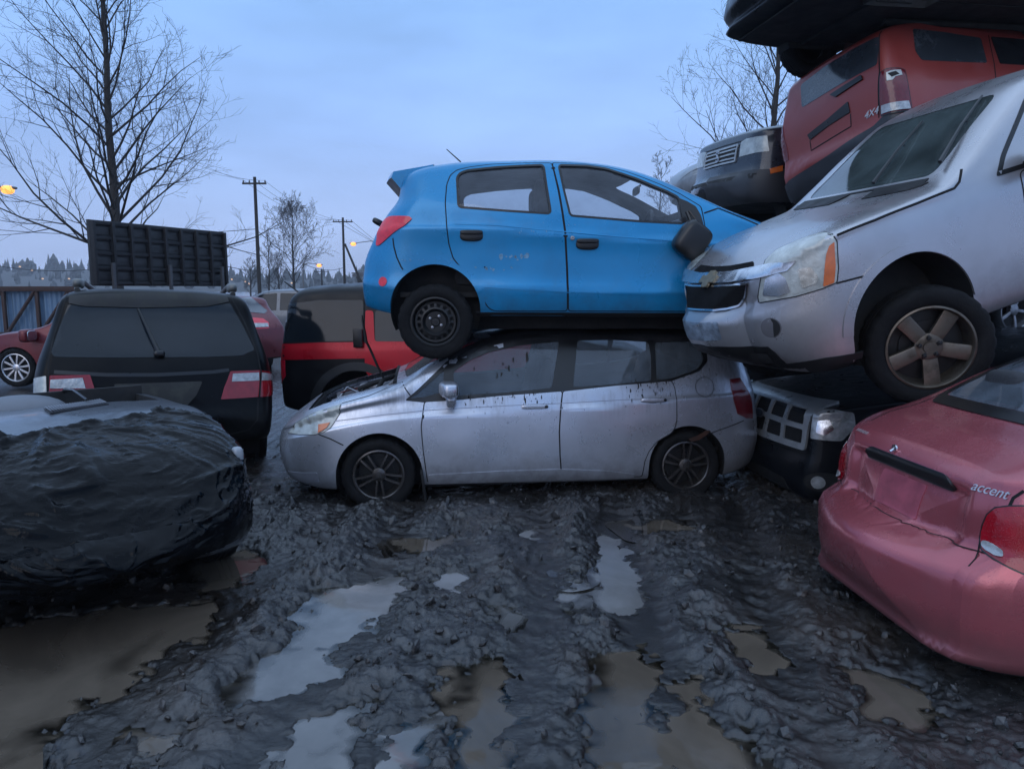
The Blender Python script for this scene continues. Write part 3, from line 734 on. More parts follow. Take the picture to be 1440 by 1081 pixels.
# ================================================================== blue hatchback on top of it
BLUE = mat('blue_paint', (.002, .225, .47), .27, .25, var=.1, vscale=2, dirt=.30, dcol=(.03, .10, .19), dscale=3.5, coat=.35, splash=(.62, .55, (.03, .06, .09)), drops=.14)
blue = Car('hatchback', 'bright blue hatchback with black steel wheel stacked on the silver hatchback', 'car', (.61, 6.52, 1.2), 2, dict(
    x0=-1.80, x1=1.97, top=[(-1.8, 1.38), (-1.5, 1.435), (-1.27, 1.47), (-1.07, 1.49), (-.74, 1.51), (-.3, 1.522), (.04, 1.502), (.26, 1.465), (.49, 1.39), (.72, 1.285), (.9, 1.20), (1.05, 1.13), (1.2, 1.075), (1.45, .985), (1.7, .89), (1.9, .77), (1.97, .70)],
    bot=[(-1.8, .34), (-1.5, .30), (1.5, .28), (1.97, .3)], belt=[(-1.8, 1.08), (-1.4, 1.12), (-1.03, 1.12), (-.37, 1.075), (.65, 1.0), (1.0, .97), (1.4, .88), (1.97, .62)],
    w=[(-1.8, .77), (-1.4, .822), (0, .833), (1.2, .83), (1.97, .70)], tum=.52, drop=.06, R0=.34, R1=.5, rw0=.15, rw1=.2, b0=.05,
    nose=[(.2, -.06), (.45, 0), (.7, -.06)], tail=[(.3, -.02), (.5, 0), (.68, -.015), (.87, -.09), (1.05, -.19), (1.21, -.29), (1.32, -.30), (1.42, -.27)], DT=.95,
    side=[(0, .06), (.1, .024), (.2, .008), (.255, .0), (.33, .014), (.42, .020), (.62, .016), (.74, .006), (.79, .002), (.83, .014), (.9, .024), (1, .036)]), BLUE, sub=3)
S = RIGHT
V_r = fillet(blue.uv(S, [(644, 250), (648, 245), (657, 241.5), (700, 237), (735, 235), (763, 234), (767, 262), (773, 299), (710, 295), (646, 290)]), .02)
V_f = fillet(blue.uv(S, [(787, 234), (825, 235), (852, 239), (877, 247), (897, 254), (918, 263), (938, 271), (953, 279), (960, 313), (900, 310), (803, 302), (795, 270)]), .02)
blue.body([V_r, V_f], [(-1.225, .335, .345, .28), (1.225, .335, .345, .28)], dict(x0=-1.5, x1=1.05, w=[(0, .755)], top=[(a, b - .05) for a, b in blue.sp['top']], bot=[(0, .42)], rw0=.1, rw1=.1),
          holes_fr=[(FRONT, fillet([(-.60, 1.16), (.60, 1.16), (.50, 1.42), (-.50, 1.42)], .05), 4.7, 1.2), (REAR, fillet([(-.56, 1.08), (.56, 1.08), (.48, 1.36), (-.48, 1.36)], .05), 4.0, .75)],
          regions={'bumper': lambda c, n: c.x < -1.545 and c.z < .80, 'bumper#2': lambda c, n: c.x > 1.5 and c.z < .6, 'hood': lambda c, n: c.x > 1.05 and n.z > .6, 'tailgate': lambda c, n: n.x < -.6 and c.x < -1.3})
GL_B = glass('clear_car_glass', (.76, .81, .85), .20, (.30, .34, .40), fscale=4)
for q in (V_r, V_f): blue.band('window_seal', S, q, .016, TRIM, .005, out=True, mirror=True)
Dr = blue.uv(S, [(775, 230), (740, 230), (690, 232), (660, 236), (643, 240), (634, 247), (629, 260), (627, 285), (629, 318), (632, 343), (638, 363), (648, 375), (663, 389), (674, 405), (682, 424), (688, 433), (696, 436.5), (797, 436.5), (796, 380), (793, 324), (784, 268)])
Df = blue.uv(S, [(777, 229.5), (820, 231), (852, 235), (880, 242), (905, 251), (930, 261), (955, 273), (985, 291), (990, 316), (994, 340), (995.5, 368), (995, 400), (992, 432), (986, 437), (800, 436.5), (799, 380), (796, 324), (787, 268)])
for q, w_, hx in ((Dr, V_r, (663, 330)), (Df, V_f, (826, 342))):
    q = fillet(q, .02)
    d = blue.patch('door', S, q, BLUE, .003, .05, .006, [inset2(w_, -.004)], mirror=True)
    h = blue.hit(*hx)
    for sg, o, g in zip((-1, 1), d, blue.patch('g', S, inset2(w_, -.014), GL_B, -.006, .06, 0, mirror=True)):
        g.name = 'window'; g.parent = o
        b = MB(); b.sup((h.x, sg * (abs(h.y) + .004), h.z - .008), (.175, .03, .085), .7, m=0); b.sup((h.x, sg * (abs(h.y) + .022), h.z + .016), (.17, .026, .034), .5, m=0)
        b.build('handle', [TRIM], o)
sm = []
for q in (Dr, Df): blue.line('s', S, fillet(q, .02), w=.017, closed=True, mb=sm, mirror=True)
blue.line('s', S, blue.uv(S, [(552.5, 335), (554, 347), (558, 362), (564, 375), (571, 386)]), w=.01, mb=sm, mirror=True)
blue.line('s', S, blue.uv(S, [(990, 300), (1010, 293), (1040, 305), (1075, 320)]), w=.012, mb=sm, mirror=True)
blue.seams('panel_gap', sm)
blue.patch('side_sill', S, blue.uv(S, [(670, 439), (800, 439.5), (985, 440), (985, 449), (800, 449), (672, 449)]), BLACK, .006, .06, .03, mirror=True)
TF = Frame(-125)
tl = blue.patch('tail_light', TF, blue.uv(TF, [(580, 308), (576, 304.5), (562, 304), (548, 305), (540, 311), (534, 322), (530.5, 336), (529.5, 346), (534, 345), (543, 337), (553, 328), (567, 319)]), REDLENS, .008, .03, .02, mirror=True, dome=.014, r=.008)
rf = blue.hit(538.5, 396)
rfn = blue.g.near(rf)[1]
blue.patch('reflector', Frame(-110), [(Frame(-110).uv(rf)[0] + .034 * math.cos(k * PI / 8), Frame(-110).uv(rf)[1] + .036 * math.sin(k * PI / 8)) for k in range(16)], REDLENS, .006, .02, .01)
# sharp lines of the flank
BL2 = mat('blue_paint_shoulder', (.006, .165, .50), .26, .35)
for pts, wd in (([(640, 315), (700, 317), (790, 326), (870, 333), (950, 339), (992, 343)], .008), ([(680, 403), (790, 411), (900, 414), (990, 410)], .008)): blue.line('crease', S, blue.uv(S, pts), BLUE, w=wd, off=.007, mirror=True)
# roof spoiler
V = [];
for y in (-.56, -.3, 0, .3, .56):
    k = 1 - abs(y) * .12
    V += [Vector((-1.24, y, 1.492 - .12 * y * y)), Vector((-1.36 * k - .02, y, 1.488 - .14 * y * y)), Vector((-1.64 * k - .02, y, 1.43 - .1 * y * y)), Vector((-1.66 * k - .02, y, 1.385 - .1 * y * y)), Vector((-1.56 * k, y, 1.25 - .1 * y * y)), Vector((-1.27, y, 1.38 - .1 * y * y))]
F = [(i * 6 + k, i * 6 + (k + 1) % 6, (i + 1) * 6 + (k + 1) % 6, (i + 1) * 6 + k) for i in range(4) for k in range(6)] + [(5, 4, 3, 2, 1, 0), (24, 25, 26, 27, 28, 29)]
mi = [1 if k in (3, 4, 5) else 0 for i in range(4) for k in range(6)] + [0, 0]
o = mesh_obj('spoiler', V, F, [BLUE, TRIM], blue.root, True, mi=mi); sharp(o.data, R_(35))
b = MB(); a0 = blue.pl(648, 228, -.1); a1 = blue.pl(628, 210, -.1); b.tube([a0, a0 * .5 + a1 * .5, a1], [.006, .005, .004], seg=6); b.build('antenna', TRIM, blue.root)
p = blue.hit(536, 312); b = MB(); b.sup((p.x - .06, p.y + .22, p.z + .02), (.10, .2, .05), .6, Euler((0, .5, 0))); b.build('tailgate_handle', TRIM, blue.root)
# mirror: the sail panel and the broken housing hanging by its cable
blue.patch('mirror_sail', S, blue.uv(S, [(953, 279), (966, 284), (978, 291), (985, 303), (989, 316), (975, 315.5), (960.5, 313)]), TRIM, .010, .03, .012, r=.008)
mp = blue.pl(973, 338, -.93)
b = MB(); b.sup(mp, (.235, .15, .27), .5, Euler((.1, .62, .15))); b.tube([blue.pl(966, 298, -.84), blue.pl(972, 312, -.88), blue.pl(974, 322, -.9), mp], .014, seg=6); b.tube([blue.pl(969, 296, -.845), blue.pl(978, 308, -.87), blue.pl(982, 318, -.9), blue.pl(975, 330, -.92)], .008, seg=6)
b.build('hanging_mirror', TRIM, blue.root)
b = MB(); q = blue.hit(805, 335); b.lathe([(.017, 0), (.016, -.006), (.008, -.008), (.001, -.004)], 16, c=(q.x, q.y - .004, q.z)); b.build('key_lock', CAST, blue.root)
q = blue.hit(1011, 356); b = MB(); b.sup((q.x, q.y - .006, q.z), (.07, .014, .03), .6); b.build('side_repeater', OLDLENS, blue.root)
arch_lip(blue, -1.225, .335, .346, .04, BLUE, .02, PI - .02, .007, True, RIGHT)
b = MB(); b.box((-.05, 0, .235), (1.95, .9, .13)); b.tube([(-.9, .2, .2), (.3, .25, .17), (1.0, .1, .2)], .035); b.build('underbody', DARK, blue.root)
wheel(blue.root, (-1.225, -.735, .245), .288, .17, .185, 'steel', -1, rm=STEELB)
wheel(blue.root, (-1.225, .735, .245), .288, .17, .185, 'steel', 1, rm=STEELB)
for sg in (-1, 1): wheel(blue.root, (1.225, sg * .735, .26), .288, .17, .185, 'steel', sg, rm=STEELB)
b = MB(); b.sup((.92, 0, 1.0), (.36, 1.36, .16), .4); b.tube([(.62 + .05 * math.cos(k * PI / 8), .36 + .18 * math.sin(k * PI / 8), 1.03 + .17 * math.cos(k * PI / 8)) for k in range(17)], .014); b.build('dashboard', BLACK, blue.root)
b = MB(); b.box((-.35, 0, .45), (2.3, 1.4, .04)); b.build('cabin_floor', DARK, blue.root)
b = MB(); b.tube([(.5, 0, 1.38), (.45, 0, 1.35)], .01); b.sup((.46, 0, 1.33), (.03, .24, .07), .5); b.build('rear_view_mirror', TRIM, blue.root)
for y in (.36, -.36): seats(blue, -.02, y, .47)
seats(blue, -.9, 0, .47, rear=True)
SCUFF = mat('scuffed_paint', (.16, .33, .48), .6, var=.8, vscale=40)
pieces = [spat(blue, S, bx, n, .0045, sd, rm_, .3) for bx, n, sd, rm_ in (((-.78, .71, -.50, .75), 16, 11, .034), ((-.92, .63, -.62, .66), 16, 12, .022), ((-1.5, .70, -1.05, .72), 16, 15, .014), ((-.6, .90, -.3, .94), 14, 16, .012), ((-.22, .85, -.10, 1.0), 20, 13, .008), ((-.75, .93, -.35, 1.0), 10, 14, .005))]
blue.seams('paint_scuff', pieces, SCUFF)
# ================================================================== generic proportions, changed per car
def suv_spec(**k):
    d = dict(x0=-2.25, x1=2.2, top=[(-2.25, 1.58), (-1.9, 1.66), (-1.0, 1.70), (-.1, 1.68), (.25, 1.62), (.6, 1.44), (.95, 1.18), (1.1, 1.10), (1.5, 1.06), (1.9, 1.01), (2.1, .95), (2.2, .90)],
             bot=[(-2.25, .38), (-1.5, .30), (1.5, .30), (2.2, .32)], belt=[(-2.25, 1.08), (0, 1.05), (.9, 1.02), (1.5, .98), (2.0, .90), (2.2, .80)],
             w=[(-2.25, .86), (-1.7, .89), (0, .9), (1.5, .89), (2.2, .84)], tum=.30, drop=.06, R0=.2, R1=.35, rw0=.10, rw1=.16, b0=.05, b1=.08, nose=[(.3, -.03), (.55, 0), (.75, -.02), (.95, -.05)], tail=[(.4, 0), (.7, .0), (1.05, -.02), (1.6, -.16)], DT=.6)
    d.update(k); return d

def sedan_spec(**k):
    d = dict(x0=-2.08, x1=2.05, top=[(-2.08, .94), (-1.9, .985), (-1.6, 1.02), (-1.36, 1.04), (-1.0, 1.21), (-.68, 1.335), (-.3, 1.385), (.15, 1.37), (.5, 1.24), (.9, 1.01), (1.1, .965), (1.6, .88), (1.9, .77), (2.05, .68)],
             bot=[(-2.08, .24), (-1.5, .2), (1.5, .19), (2.05, .22)], belt=[(-2.08, .86), (-1.5, .91), (0, .885), (1, .86), (1.6, .8), (2.05, .6)],
             w=[(-2.08, .75), (-1.5, .80), (0, .812), (1.2, .81), (2.05, .74)], tum=.55, drop=.05, R0=.45, R1=.5, rw0=.22, rw1=.22, b0=.09, b1=.09, DT=.5)
    d.update(k); return d

def kit(car, belt_off=.03, r=.31, wt=.2, rr=.2, hubs=(1.3, -1.3), style='5', y=.72, z=None, rm=None, front=True):
    for hx in hubs:
        for sg in (1, -1): wheel(car.root, (hx, sg * y, z if z is not None else r), r, wt, rr, style, sg, spin=random.uniform(0, 70), rm=rm)

# ================================================================== silver SUV, nose down on the wreck below
SUVP = mat('champagne_silver_paint', (.43, .425, .445), .28, .72, var=.10, vscale=2.5, dirt=.22, dcol=(.24, .22, .20), dscale=2.2, coat=.35, splash=(.75, .4, (.15, .13, .12)), drops=.12)
suv = Car('crossover', 'silver crossover with amber corner lamps tipped nose down over the pink sedan', 'car', (3.553, 5.494, 1.55), 193, suv_spec(
    x0=-2.42, x1=2.31, top=[(-2.42, 1.58), (-2.0, 1.69), (-1.0, 1.715), (-.2, 1.70), (.15, 1.64), (.5, 1.47), (.85, 1.26), (1.08, 1.145), (1.3, 1.115), (1.7, 1.07), (2.0, 1.015), (2.2, .945), (2.3, .89), (2.37, .85)],
    bot=[(-2.42, .36), (-1.5, .3), (1.6, .20), (2.1, .15), (2.37, .17)], belt=[(-2.42, 1.12), (0, 1.075), (.9, 1.04), (1.5, 1.01), (2.0, .93), (2.2, .85), (2.37, .76)],
    w=[(-2.42, .86), (-1.8, .90), (0, .905), (1.5, .905), (1.9, .89), (2.37, .80)], dent=.003, tum=.36, drop=.06, R1=.9, rw1=.40, b1=.18, nose=[(.16, -.20), (.26, -.10), (.34, -.03), (.48, .01), (.60, .015), (.66, -.025), (.8, -.03), (.9, -.06)], DN=.5), SUVP, pitch=-15.3, scale=.94, n=90)
S = LEFT
suv.body([], [(1.43, .35, .425, .33), (-1.43, .36, .41, .3)], dict(x0=-2.2, x1=1.2, w=[(0, .83)], top=[(a, b - .05) for a, b in suv.sp['top']], bot=[(0, .5)], rw0=.1, rw1=.1),
         holes_fr=[(FRONT, fillet([(-.66, 1.18), (.66, 1.18), (.56, 1.58), (-.56, 1.58)], .06), 4.6, 1.3), (LEFT, fillet([(.44, 1.10), (.22, 1.48), (-.25, 1.58), (-.25, 1.12)], .04), 5., .6), (LEFT, fillet([(-.35, 1.12), (-.35, 1.58), (-1.25, 1.57), (-1.3, 1.14)], .04), 5., .6)],
         regions={'hood': lambda c, n: 1.12 < c.x < 2.28 and n.z > .62, 'bumper': lambda c, n: c.x > 1.84 and c.z < .66, 'roof': lambda c, n: c.z > 1.6 and n.z > .6})
GL_S = glass('suv_glass', (.30, .37, .37), .42, (.20, .26, .26), fscale=1.8, refl=1.75)  # extra mist colour stands in for wet reflections on the windshield
suv.patch('windshield', FRONT, fillet([(-.68, 1.16), (.68, 1.16), (.575, 1.60), (-.575, 1.60)], .06), GL_S, -.003, .07, 0)
suv.patch('window', LEFT, fillet([(.46, 1.09), (.23, 1.49), (-.26, 1.59), (-.26, 1.11)], .04), GL_S, -.005, .07, 0, mirror=True)
suv.patch('window', LEFT, fillet([(-.34, 1.11), (-.34, 1.59), (-1.26, 1.58), (-1.31, 1.13)], .04), GL_S, -.005, .07, 0, mirror=True)
suv.band('window_trim', LEFT, fillet([(.70, 1.075), (.60, 1.20), (.26, 1.51), (-.25, 1.61), (-1.3, 1.60), (-1.34, 1.11)], .03), .03, TRIM, .003, mirror=True)
HF = Frame(52, 6)
hl = suv.uv(HF, [(1068, 425), (1067, 417), (1070, 397), (1077, 366), (1093, 351), (1127, 336), (1157, 327), (1170, 330), (1176, 340), (1178, 377), (1176, 397), (1157, 405), (1120, 416)])
hp = suv.patch('headlight', HF, hl, OLDLENS, .004, .035, .02, mirror=True, dome=.012, r=.01)
suv.line('headlight_gasket', HF, hl, TRIM, w=.016, off=.003, closed=True, mirror=True)
suv.patch('turn_signal', HF, suv.uv(HF, [(1172, 340), (1165, 346), (1161, 358), (1159, 374), (1157, 403), (1172, 397.5), (1174, 375)]), AMBER, .02, .03, .004, parent=hp[0], r=.006)
suv.patch('lamp_reflector', HF, suv.uv(HF, [(1074, 415), (1078, 392), (1096, 384), (1106, 392), (1112, 410), (1096, 416)]), CHROME, .0195, .03, .003, parent=hp[0], r=.012)
suv.patch('lamp_reflector', HF, suv.uv(HF, [(1122, 378), (1140, 376), (1150, 388), (1148, 398), (1128, 405)]), mat('lamp_bowl', (.5, .5, .46), .25, .6, var=.6, vscale=30), .0195, .03, .003, parent=hp[0], r=.012)
GF = Frame(18)
def cen(p, px): return Vector((p.x, 0, p.z)) if px[0] < 1004 else Vector((p.x, max(p.y, 0), p.z))
MESHG = mat('grille_mesh', (.007, .007, .008), .8, bump=.6, bscale=140, spec=.15)
def mir(fr, pts):          # closes an outline with its mirror image across the car's middle
    P = [Vector(p) for p in pts]; return [(p.y, p.z) for p in P] + [(-p.y, p.z) for p in P[::-1]]
up = mir(FRONT, [cen(suv.hit(*p), p) for p in ((1003, 379), (1030, 374), (1060, 368.5), (1060, 378), (1030, 383), (1003, 387))]); lo = mir(FRONT, [cen(suv.hit(*p), p) for p in ((1003, 405), (1030, 402), (1052, 398.5), (1049, 416), (1040, 430), (1024, 434.5), (1003, 435.5))])
suv.patch('grille', FRONT, fillet(up, .006), MESHG, .008, .022, .01); gr = suv.patch('grille', FRONT, fillet(lo, .015), MESHG, .010, .022, .012)
suv.line('grille_edge', FRONT, fillet(lo, .015), CHROME, w=.014, off=.012, closed=True)
cb = [cen(suv.hit(*p), p) for p in ((1003, 388.5), (1030, 385), (1060, 379), (1121, 365), (1108, 381.5), (1060, 393), (1030, 399.5), (1003, 404))]
bar = mir(FRONT, cb)
cbar = suv.patch('chrome_bar', FRONT, bar, CHROME, .028, .04, .03, r=.006)
bz = (cb[0].z + cb[-1].z) / 2
bow = [(-.105, -.018), (-.04, -.018), (-.033, -.042), (.04, -.042), (.045, -.018), (.105, -.018), (.105, .018), (.04, .018), (.033, .042), (-.04, .042), (-.045, .018), (-.105, .018)]
suv.patch('emblem', FRONT, [(u, v + bz) for u, v in bow], mat('gold_emblem', (.26, .22, .15), .4, .6, var=.5, vscale=40), .04, .03, .02, parent=cbar)
fg = suv.hit(1084, 461); FF = Frame(28)
fu = FF.uv(fg)
def circ(c, rx, rz, n=24): return [(c[0] + rx * math.cos(2 * PI * k / n), c[1] + rz * math.sin(2 * PI * k / n)) for k in range(n)]
suv.patch('fog_lamp_hole', FF, circ(fu, .066, .066), mat('fog_recess_shade', (.16, .155, .165), .4, .4), .002, .03, .004, mirror=True)  # flat disc, the hollow's shade is put into its darker colour
suv.patch('fog_hole_painted_shade', FF, [(fu[0] - .058 * math.cos(a), fu[1] + .062 * math.sin(a)) for a in np.linspace(-1.45, 1.45, 12)] + [(fu[0] - .02, fu[1] + .03), (fu[0] - .012, fu[1] - .02)], DARK, .004, .02, .002, mirror=True)  # dark crescent painted as the shade inside the hole
LF = Frame(48)
lv = [(980, 484), (1010, 487), (1042, 487.5), (1080, 487.5), (1090, 495), (1106, 511), (1160, 503), (1214, 494), (1214, 516), (1146, 540), (1043, 545), (1000, 520)]
suv.patch('lower_valance', LF, suv.uv(LF, lv), BLACK, .005, .04, .02, mirror=True)
suv.patch('tow_hook_pocket', LF, suv.uv(LF, [(1055, 496), (1080, 496), (1090, 508), (1062, 510)]), DARK, .012, .03, .002, mirror=True)
suv.patch('number_plate_mount', FRONT, [(-.26, .47), (.26, .47), (.26, .60), (-.26, .60)], mat('scraped_bumper', (.22, .27, .33), .5, .2, var=.9, vscale=14), .004, .04, .008, r=.02)
sm = []
suv.line('s', Frame(70, 30), suv.uv(Frame(70, 30), [(1177, 331), (1230, 310), (1290, 286), (1342, 265), (1349, 256), (1352, 238)]), w=.016, mb=sm, mirror=True)
suv.line('s', HF, suv.uv(HF, [(1176, 398.5), (1205, 391), (1236, 383.5)]), w=.012, mb=sm, mirror=True)
suv.line('s', FRONT, [(-.52, .875), (-.3, .905), (0, .915), (.3, .905), (.52, .875)], w=.014, mb=sm)
suv.seams('panel_gap', sm)
dq = fillet([(.52, .42), (.54, .8), (.52, 1.06), (.44, 1.07), (-.27, 1.09), (-.29, .42)], .03)
for q in (dq, fillet([(-.31, .42), (-.31, 1.09), (-1.28, 1.11), (-1.2, .86), (-.96, .62), (-.9, .42)], .03)):
    suv.patch('door', LEFT, q, SUVP, .003, .06, .006, mirror=True); suv.line('panel_gap', LEFT, q, w=.016, closed=True, mirror=True)
arch_lip(suv, 1.43, .35, .426, .06, SUVP, .05, PI - .12)
for sg in (1, -1):
    b = MB(); b.sup((.42, sg * 1.0, 1.14), (.12, .20, .17), .5); b.sup((.44, sg * .90, 1.10), (.09, .1, .06), .6); b.build('side_mirror', BLACK, suv.root)
for (a, c) in (((1234, 262), (1299, 173)), ((1328, 233), (1383, 137))):
    p, q = suv.hit(*a), suv.hit(*c); p2 = p.lerp(q, .5) + Vector((.03, 0, .03))
    b = MB(); b.tube([p + Vector((.03, 0, .03)), p2, q + Vector((.01, 0, .012))], [.014, .010, .008], seg=6); b.box(p.lerp(q, .6) + Vector((.012, 0, .016)), (.01, .01, .01)); b.build('wiper', TRIM, suv.root)
suv.patch('cowl', FRONT, [(-.70, 1.10), (.70, 1.10), (.66, 1.165), (-.66, 1.165)], BLACK, .006, .05, .01)
b = MB(); b.sup((.75, 0, 1.08), (.5, 1.5, .2), .4); b.build('dashboard', mat('dash_grey', (.05, .05, .052), .6), suv.root)
seats(suv, 0, .4, .55); seats(suv, 0, -.4, .55)
wheel(suv.root, (1.335, .80, .155), .385, .24, .262, 'wide5', 1, steer=-24, spin=14, rm=mat('grimy_alloy', (.15, .125, .10), .38, .8, dirt=.9, dcol=(.04, .028, .018), dscale=9))
wheel(suv.root, (1.40, -.80, .15), .365, .235, .245, 'wide5', -1, rm=MATS['grimy_alloy'])
for sg in (1, -1): wheel(suv.root, (-1.43, sg * .80, .33), .365, .235, .245, 'wide5', sg, rm=MATS['grimy_alloy'])
b = MB(); b.tube([(1.40, -.7, .16), (1.38, .7, .13)], .045); b.box((1.5, 0, .34), (.9, .9, .12)); b.box((1.9, 0, .33), (.3, 1.1, .06)); b.build('subframe', DARK, suv.root)

# ================================================================== pink sedan
PINK = mat('pink_paint', (.42, .098, .115), .23, .45, var=.12, vscale=2.5, dirt=.2, dcol=(.25, .12, .13), dscale=6, coat=.4, splash=(.42, .5, (.09, .06, .06)), drops=.12)
def pwarp(V):
    z, y = V[:, 2], V[:, 1]; ss = lambda a, b, t: np.clip((t - a) / (b - a), 0, 1) ** 2 * (3 - 2 * np.clip((t - a) / (b - a), 0, 1))
    k = (V[:, 0] < -1.7) * ss(.56, .60, z) * (1 - ss(.80, .845, z)) * (1 - ss(.40, .47, np.abs(y))); V = V.copy(); V[:, 0] += .048 * k; return V
pink = Car('sedan', 'pink sedan seen from its rear bumper, with water drops on the paint', 'car', (4.03, 3.68, 0), 4.3, sedan_spec(warp=pwarp, dent=.003, top=[(-2.08, .95), (-1.9, 1.0), (-1.66, 1.04), (-1.56, 1.075), (-1.2, 1.27), (-.95, 1.36), (-.5, 1.405), (.1, 1.39), (.5, 1.25), (.9, 1.01), (1.1, .965), (1.6, .88), (1.9, .77), (2.05, .68)],
    bot=[(-2.08, .10), (-1.6, .13), (-1.4, .2), (1.5, .19), (2.05, .22)], rb0=.02, tail=[(.10, .03), (.13, .09), (.16, .128), (.20, .10), (.34, .12), (.48, .122), (.54, .095), (.575, .035), (.6, .0), (.75, -.01), (.88, -.04), (.98, -.12)], R0=.45, rw0=.19, b0=.10), PINK, n=100, sub=6, scale=1.02)
pink.body([], [(-1.2, .28, .31, .25), (1.2, .28, .31, .25)], dict(x0=-1.6, x1=1.2, w=[(0, .735)], top=[(a, b - .05) for a, b in pink.sp['top']], bot=[(0, .35)], rw0=.1, rw1=.1),
          holes_fr=[(REAR, fillet([(-.55, 1.10), (.55, 1.10), (.47, 1.31), (-.47, 1.31)], .05), 4.0, 1.4), (FRONT, fillet([(-.55, 1.04), (.55, 1.04), (.46, 1.29), (-.46, 1.29)], .05), 4.6, 1.3)],
          regions={'trunk_lid': lambda c, n: c.x < -1.3 and c.z > .585 and abs(c.y) < .56, 'bumper': lambda c, n: c.x < -1.62 and c.z < .575})
GL_P = glass('sedan_rear_glass', (.25, .30, .34), .55, (.22, .26, .31), refl=1.7)  # pale mist thickened to stand in for wet reflections
RW = Frame(180, 40)
pink.patch('rear_window', REAR, fillet([(-.57, 1.085), (.57, 1.085), (.48, 1.325), (-.48, 1.325)], .05), GL_P, .002, .06, .004)
pink.band('window_seal', REAR, fillet([(-.575, 1.082), (.575, 1.082), (.485, 1.328), (-.485, 1.328)], .05), .035, TRIM, .006, out=True)
pink.patch('windshield', FRONT, fillet([(-.57, 1.02), (.57, 1.02), (.48, 1.31), (-.48, 1.31)], .05), GL_P, -.003, .07, 0)
for q in ([(.62, .90), (.35, 1.27), (-.18, 1.33), (-.18, .92)], [(-.27, .92), (-.27, 1.33), (-.75, 1.28), (-1.12, .95)]): pink.patch('window', RIGHT, fillet(q, .03), glass('dark_glass', (.03, .035, .04), .06), .003, .06, .004, mirror=True)
st = [pink.hit(*p) for p in ((1207, 629), (1222, 626), (1270, 645), (1318, 667), (1325, 680), (1322, 691), (1305, 688), (1260, 668), (1212, 642))]
sy = sorted((abs(st[0].y) + abs(st[4].y)) / 2 for _ in (0,))[0]; sz = (st[1].z + st[7].z) / 2 + .012
pink.patch('trunk_handle', REAR, fillet([(-sy, sz - .03), (sy, sz - .03), (sy, sz + .01), (sy - .05, sz + .034), (-sy + .05, sz + .034), (-sy, sz + .01)], .02), TRIM, .012, .03, .035)
pink.patch('plate_panel', REAR, [(-.17, .615), (.17, .615), (.17, .775), (-.17, .775)], mat('pink_paint_dull', (.40, .085, .115), .42, .3, var=.4, vscale=14), .003, .04, .004, r=.012)
q = pink.hit(1260, 631); b = MB(); b.lathe([(.022, 0), (.022, .008), (.012, .012), (.011, .004), (.001, .004)], 20, axis='x', c=(q.x - .012, q.y, q.z)); b.tube([q + Vector((-.01, 0, 0)), q + Vector((-.03, 0, -.012))], .006); b.build('trunk_lock', CHROME, pink.root)
LFr = Frame(-152)
tlq = [(1381, 772), (1379, 757), (1383, 738), (1389, 724), (1400, 714.5), (1420, 712), (1445, 712), (1475, 716), (1490, 735), (1492, 790), (1480, 812), (1440, 806), (1405, 789)]
tl = [pink.hit(*p) for p in tlq]
pink.patch('tail_light', LFr, [LFr.uv(p) for p in tl], mat('deep_red_lens', (.34, .006, .016), .12, coat=.4, var=.3, vscale=30, drops=.2), .004, .03, .02, mirror=True, dome=.018, r=.01)
pink.line('lamp_gasket', LFr, [LFr.uv(p) for p in tl], TRIM, w=.012, off=.003, closed=True, mirror=True)
pink.patch('reversing_lamp', LFr, [LFr.uv(pink.hit(*p)) for p in ((1384, 768), (1386, 759), (1396, 761), (1412, 772), (1412, 784), (1400, 782))], CLEARLENS, .023, .02, .006, mirror=True, r=.012)
sm = []
pink.line('s', REAR, [(y, .592 + .012 * (y / .56) ** 2) for y in np.linspace(-.57, .57, 20)], w=.005, mb=sm, off=.002)
pink.line('s', Frame(-150), pink.uv(Frame(-150), [(1378, 760), (1372, 785), (1362, 796)]), w=.006, mb=sm, mirror=True)
pink.line('s', Frame(-160, 30), pink.uv(Frame(-160, 30), [(1440, 690), (1425, 700), (1420, 711)]), w=.012, mb=sm, mirror=True)
pink.line('s', Frame(180, 45), [Frame(180, 45).uv(pink.g.near((x, y, 1.03))[0]) for x, y in ((-1.42, .60), (-1.7, .60), (-1.86, .585), (-1.97, .57))], w=.010, mb=sm, mirror=True)
pink.seams('panel_gap', sm)
q = pink.hit(1392, 689); n = pink.g.near(q)[1]
pink.text('badge_lettering', 'accent', q + n * .004, .06, math.degrees(math.atan2(n.y, n.x)), WHITEMARK, tilt=math.degrees(math.asin(n.z)), shear=.35)
q = pink.hit(1213, 607); n = pink.g.near(q)[1]
pink.text('maker_lettering', 'HYUNDAI', q + n * .004, .026, math.degrees(math.atan2(n.y, n.x)), WHITEMARK, tilt=math.degrees(math.asin(n.z)), shear=.2)
for q in (fillet([(.72, .3), (.72, .88), (-.20, .91), (-.22, .3)], .03), fillet([(-.24, .3), (-.23, .91), (-1.15, .93), (-.98, .6), (-.85, .3)], .03)): pink.patch('door', RIGHT, q, PINK, .003, .06, .006, mirror=True); pink.line('panel_gap', RIGHT, q, w=.016, closed=True, mirror=True)
kit(pink, r=.28, wt=.175, rr=.175, hubs=(1.2, -1.2), y=.71)
seats(pink, -.95, 0, .34, rear=True); seats(pink, -.05, .36, .33); seats(pink, -.05, -.36, .33)

